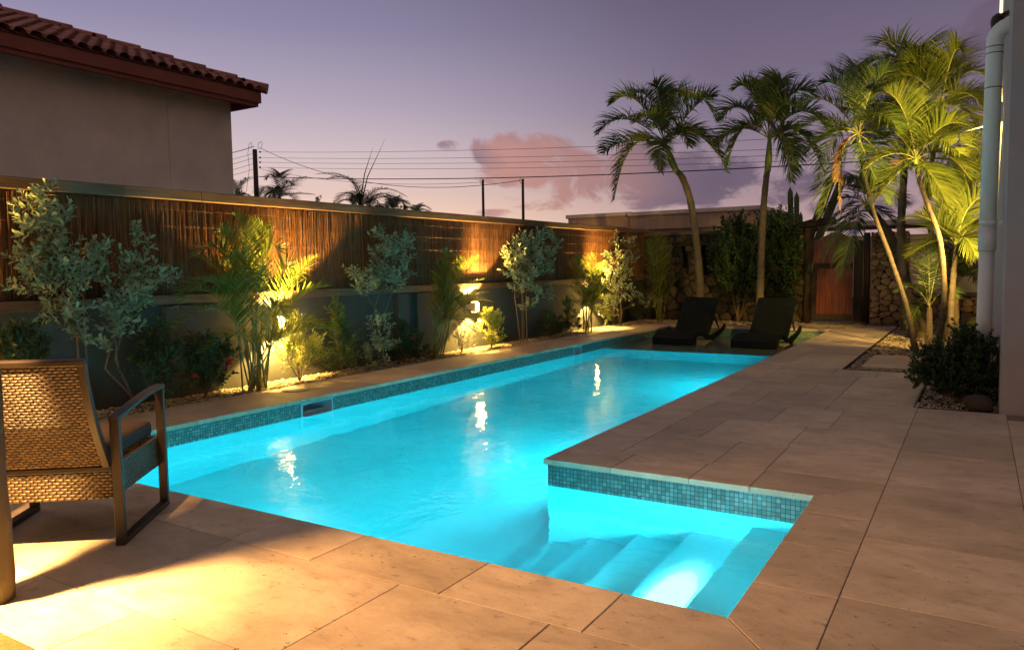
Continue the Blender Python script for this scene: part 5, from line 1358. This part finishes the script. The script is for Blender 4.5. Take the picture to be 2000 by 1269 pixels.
# bright arching fronds coming in behind the pipe
y7 = 13.6; c = q(1868, 480, y7)
palm('bright yellow lit palm whose fronds glow beside the drain pipe', Vector((q(1860, 600, y7).x, y7, -.03)), [q(1858, 600, y7), q(1862, 540, y7)], [.05, .045, .04], c,
     FR(c, [(1860, 370, 1935, 290, .3), (1880, 390, 1930, 380, -.2), (1895, 420, 1935, 470, .2), (1850, 400, 1825, 320, .2), (1840, 430, 1790, 420, -.3), (1875, 350, 1905, 250, .5), (1885, 440, 1905, 500, -.3), (1835, 450, 1775, 500, .3), (1890, 340, 1930, 330, .8)], y7),
     ll=.56, n=56, width=.021, droop=.26, mat='palmy', seed=11, group=PG, r0=.011, comb=.6, plum=.15)
y8 = 17.2; c = q(1692, 400, y8)
palm('dark palm whose fronds hang over the wooden gate', Vector((q(1772, 600, y8).x, y8, -.03)), [q(1764, 540, y8), q(1738, 460, y8)], [.10, .09, .08, .06], c,
     FR(c, [(1650, 360, 1600, 425, .2), (1660, 390, 1608, 510, -.5), (1640, 330, 1590, 370, .4), (1680, 330, 1660, 350, .3), (1720, 350, 1770, 400, -.2), (1670, 420, 1640, 540, -.9), (1720, 400, 1760, 450, .3), (1655, 375, 1602, 470, -.2), (1700, 340, 1720, 330, .4)], y8),
     ll=.60, n=54, width=.024, droop=.4, seed=13, group=PG)

# --- feathery palm clumps along the fence
def areca(label, uv0, x, tips, ll, seed, stems=7, mat='palmy', spread=.14, lean=0, n=30, droop=.16, group='palm clumps along the fence', w=.014):
    rr = random.Random(seed); b0 = un(uv0[0], uv0[1], 0, x); b0 = Vector((x, b0.y, -.01))
    e = empty('palm_clump', b0, label, 'palm', group)
    for (u1, v1, u2, v2, dx) in tips:
        o = Vector((rr.uniform(-.06, .06), rr.uniform(-spread, spread), 0))
        p1 = un(u1, v1, 0, x+dx*.5); p2 = un(u2, v2, 0, x+dx)
        s0 = b0+o
        # bare cane first, then the leafy frond arching from it
        joint = s0.lerp(p1, .50)+Vector((0, 0, .05))
        b = MB(); b.tube([s0, s0.lerp(joint, .5)+Vector((0, o.y*.2, .02)), joint], [.011, .009, .007], 6, caps=False); b.build('stem', M['rachis'], e, smooth=True)
        b = MB(); frond(b, (joint, p1, p2), ll*1.3*rr.uniform(.85, 1.15), n=n, width=w*1.15, droop=.12, stalk=.04, rr=rr, vee=.55, r0=.007, comb=.85, plum=.05)
        b.build('frond', [M[mat], M['rachis']], e)
    for k in range(stems):
        o = Vector((rr.uniform(-.05, .05), rr.uniform(-spread*.6, spread*.6), 0)); h = rr.uniform(.45, .8)
        b = MB(); b.tube([b0+o, b0+o*1.2+Vector((0, lean*h*.5, h*.5)), b0+o*1.6+Vector((rr.uniform(-.04, .04), lean*h, h))], [.012, .010, .006], 6); b.build('stem', M['rachis'], e, smooth=True)
    return e
areca('big many-stemmed palm clump lit green and yellow by the first wall lamp', (500, 757), -7.05,
      [(425, 490, 345, 600, .35), (440, 560, 340, 640, .4), (450, 440, 380, 500, .1), (430, 540, 350, 575, .3), (575, 600, 660, 650, .3), (580, 560, 640, 560, .35), (490, 430, 455, 420, .0), (505, 420, 520, 450, -.05), (520, 500, 530, 440, .0), (560, 540, 620, 500, .1), (560, 480, 570, 540, .2), (480, 540, 385, 545, .45),
       (540, 640, 650, 640, .35), (470, 470, 440, 510, .3), (500, 480, 500, 560, .45), (455, 520, 380, 500, -.05), (530, 560, 560, 620, .4), (480, 620, 390, 690, .35), (515, 450, 545, 490, .15), (465, 440, 420, 455, .05)],
      .27, 41, stems=8, n=32)
areca('windblown palm clump leaning right in front of the second wall lamp', (850, 697), -7.05,
      [(880, 520, 868, 490, .0), (890, 540, 935, 500, .05), (880, 580, 955, 570, .15), (885, 600, 955, 620, .3), (870, 540, 855, 510, -.05), (895, 560, 945, 545, .1), (870, 600, 930, 650, .3), (880, 560, 900, 600, .3), (865, 570, 880, 545, .2), (890, 520, 910, 500, .1), (900, 570, 960, 590, .2)],
      .24, 42, stems=6, lean=.12, n=32)
areca('small palm clump lit from behind by the third wall lamp', (1146, 647), -7.05,
      [(1130, 520, 1122, 500, .1), (1150, 530, 1158, 495, .0), (1160, 540, 1185, 510, .1), (1165, 570, 1195, 590, .2), (1135, 550, 1112, 560, .3), (1130, 570, 1110, 600, .3), (1155, 560, 1170, 530, .3), (1160, 580, 1185, 560, .3), (1145, 545, 1130, 530, .35), (1165, 590, 1190, 625, .3)],
      .30, 43, stems=5, n=28, w=.018)
areca('dark palm clump in the corner where fence meets stone wall', (1288, 621), -6.9,
      [(1275, 500, 1262, 470, .1), (1290, 490, 1295, 455, .1), (1305, 520, 1328, 520, .2), (1300, 540, 1330, 570, .3), (1275, 530, 1250, 540, .3), (1280, 560, 1255, 590, .3), (1295, 520, 1310, 490, .3), (1285, 500, 1278, 455, .2), (1305, 560, 1325, 545, .4)],
      .30, 44, stems=5, n=28, w=.018)

# --- bushes by the stone wall and by the house
def ybush(label, y, base, blobs, mat, L, W, seed, per=12, dens=1.2, tw=.2, cat='bush', stemr=.012, name='leafy_bush'):
    bs = []
    for (u, v, ru, rv_, n_) in blobs:
        cc = un(u, v, 1, y); k = ppm(cc); bs.append((cc, ru/k, rv_/k, n_))
    st = [[Vector(base), Vector(base).lerp(b_[0], .5)+Vector((0, 0, -.05)), b_[0]] for b_ in bs[:8]]
    return shrub(label, cat, name, Vector(base), st, bs, M[mat], L, W, per=per, seed=seed, dens=dens, twigl=tw, stemr=stemr)
ybush('big dark leafy bush climbing over the stone wall behind the loungers', 18.35, (-4.9, 18.35, 0),
      [(1435, 445, 24, 18, 20), (1415, 480, 26, 24, 28), (1450, 480, 36, 28, 40), (1500, 450, 36, 20, 34), (1530, 435, 20, 12, 14), (1480, 490, 40, 28, 44), (1530, 480, 34, 28, 36), (1420, 525, 28, 26, 28), (1465, 535, 40, 26, 40), (1515, 530, 38, 30, 38),
       (1430, 565, 24, 18, 18), (1475, 575, 30, 16, 20), (1530, 570, 26, 22, 22), (1405, 505, 16, 20, 12), (1550, 510, 14, 26, 12)], 'dark', .10, .048, 51, dens=2.3, tw=.26)
ybush('dark sprawling bush at the corner of the white house', 8.42, (-.12, 8.45, 0),
      [(1850, 690, 34, 22, 26), (1900, 685, 36, 26, 30), (1870, 725, 46, 26, 44), (1915, 740, 34, 30, 36), (1830, 730, 30, 22, 24), (1795, 735, 18, 16, 14), (1810, 700, 22, 14, 12), (1935, 700, 14, 34, 12), (1860, 760, 36, 14, 20), (1880, 655, 16, 12, 8), (1925, 775, 24, 16, 14)], 'dark', .034, .022, 52, per=15, dens=3.0, tw=.12, stemr=.008)
# rock by the wall
rs = np.random.RandomState(4)
import bmesh
def boulder(name, loc, sx_, sy_, sz_, seed, mat, label, cat='rock'):
    bm = bmesh.new(); bmesh.ops.create_icosphere(bm, subdivisions=3, radius=1)
    r_ = random.Random(seed); pl = [(rv(r_).normalized(), r_.uniform(.62, .9)) for _ in range(13)]
    for v in bm.verts:
        p = v.co.normalized()
        k = min([1.0]+[d/max(p.dot(n_), .05) for n_, d in pl if p.dot(n_) > .3]); v.co = p*k
        v.co = Vector((v.co.x*sx_, v.co.y*sy_, v.co.z*sz_))
    me = bpy.data.meshes.new(name); bm.to_mesh(me); bm.free(); me.materials.append(mat)
    o = bpy.data.objects.new(name, me); C.objects.link(o); o.location = loc; o.rotation_euler = (0, .15, .4)
    return tag(o, label, cat)
boulder('rock', (.04, 8.06, .03), .15, .10, .10, 3, M['rock'], 'brown rock lying in the gravel against the white house corner')
# garden hose
b = MB(); pts = []
for k in range(150):
    t = k/150; an = t*6.28*4.2; r_ = .42+.06*math.sin(an*1.3)+.03*math.sin(k)
    pts.append((-.45+r_*1.25*math.cos(an), 17.2+r_*.7*math.sin(an), .02+.045*t*4+.03*math.sin(an*2+1)))
for k in range(1, 14): pts.append((-.45+.5+.05*k, 17.2+.1*k, .2+.05*k+.25*math.sin(k*.24)))
b.tube(pts, .012, 8); tag(b.build('garden_hose', M['hose'], smooth=True), 'coiled green garden hose on the gravel in front of the low stone wall', 'hose')
# cacti beyond the wall
def cactus(label, y, cols):
    e = None
    for (u0, v0, u1, v1, r_) in cols:
        p = un(u0, v0, 1, y); q_ = un(u1, v1, 1, y)
        if e is None: e = empty('columnar_cactus', (p.x, y, 0), label, 'cactus')
        b = MB(); n = 16; ribs = 8; L_ = 22; vs = []
        p = Vector((p.x-(q_.x-p.x)/(q_.z-p.z)*p.z if abs(q_.z-p.z) > .1 else p.x, y, 0)) if p.z < 3 else p
        for j in range(L_+1):
            t = j/L_; c_ = p.lerp(q_, t); rr = r_*(1 if t < .93 else math.sqrt(max(0.0, 1-((t-.93)/.07)**2))*.98+.02)
            for k in range(ribs*4):
                an = 2*math.pi*k/(ribs*4); ra = rr*(1-.20*(1-abs(math.cos(an*ribs/2))))
                vs.append((c_.x+ra*math.cos(an), c_.y+ra*math.sin(an), c_.z))
        m_ = ribs*4
        b.add(vs, [(j*m_+k, j*m_+(k+1) % m_, (j+1)*m_+(k+1) % m_, (j+1)*m_+k) for j in range(L_) for k in range(m_)])
        b.build('column', M['cactus'], e)
cactus('three-stemmed column cactus standing beyond the stone wall left of the gate', 22, [(1545, 440, 1543, 364, .075), (1556, 440, 1556, 374, .07), (1564, 445, 1564, 413, .055)])
cactus('leaning yellowish column cactus beyond the gate under the palm fronds', 21, [(1596, 425, 1632, 330, .11), (1615, 425, 1648, 345, .11)])

# --- palms beyond the fence, against the sky
BG = 'palm tops beyond the fence'
def bgpalm(label, y, cuv, fr, ll, seed, n=34, w=.035, droop=.35, mat='dark'):
    c_ = un(cuv[0], cuv[1], 1, y); base = Vector((c_.x, y, 0)); rr = random.Random(seed)
    e = empty('palm_tree', base, label, 'palm tree', BG)
    trunk(e, [base, base.lerp(c_, .5), c_], [.16, .13, .10])
    for (u1, v1, u2, v2, dy) in fr:
        b = MB(); frond(b, (c_, un(u1, v1, 1, y+dy*.5), un(u2, v2, 1, y+dy)), ll*rr.uniform(.9, 1.1), n=n, width=w, droop=droop, stalk=.08, rr=rr, vee=.3, r0=.02, comb=.6)
        b.build('frond', [M[mat], M['rachis']], e)
    return e
bgpalm('shaggy palm top just right of the thick power pole', 26, (545, 385), [(510, 345, 505, 385, .3), (535, 325, 520, 350, -.3), (550, 320, 545, 345, .3), (565, 355, 600, 345, -.2), (575, 375, 612, 380, .3), (560, 345, 570, 360, .6), (525, 360, 515, 398, -.5), (545, 350, 540, 390, -.9), (560, 365, 580, 395, -.6), (530, 350, 530, 395, -.7)], .75, 61)
bgpalm('palm frond showing between the beige house and the power pole', 26, (462, 395), [(465, 355, 492, 345, .2), (460, 365, 450, 350, .3), (470, 370, 490, 385, .3), (455, 375, 448, 395, -.3)], .6, 62)
e = bgpalm('palm top with two long bare spear leaves rising above the fence', 17.5, (702, 405), [(715, 330, 618, 340, .2), (690, 350, 650, 400, .3), (700, 330, 640, 350, -.4), (735, 345, 795, 385, .2), (760, 350, 775, 405, -.2), (740, 370, 720, 405, .4), (690, 360, 690, 400, -.4), (755, 365, 800, 400, .5), (670, 375, 655, 408, -.3)], .42, 63, n=40, w=.022)
b = MB()
for pp in ([(705, 400), (718, 345), (752, 272)], [(703, 400), (712, 340), (729, 286)]):
    b = MB(); b.tube([un(u, v, 1, 17.5) for u, v in pp], [.022, .015, .002], 5); b.build('spear_leaf', M['dark'], e)
bgpalm('palm top right of the spear leaves', 17.8, (765, 412), [(770, 375, 760, 395, .2), (785, 375, 790, 410, .2), (745, 385, 735, 412, .3), (775, 380, 800, 400, -.3)], .38, 64, n=30, w=.024)
bgpalm('small fan of fronds lowest at the right of the palm tops', 18.5, (812, 418), [(800, 395, 790, 408, .2), (820, 392, 842, 410, .2), (815, 395, 812, 402, .4), (825, 400, 840, 416, -.3)], .30, 65, n=24, w=.026)
ybush('low dark bush peeking over the fence below the palm tops', 19.5, (-12, 19.5, 1.8), [(720, 412, 30, 6, 14), (760, 412, 34, 6, 14), (620, 398, 10, 6, 6)], 'dark', .10, .045, 66)
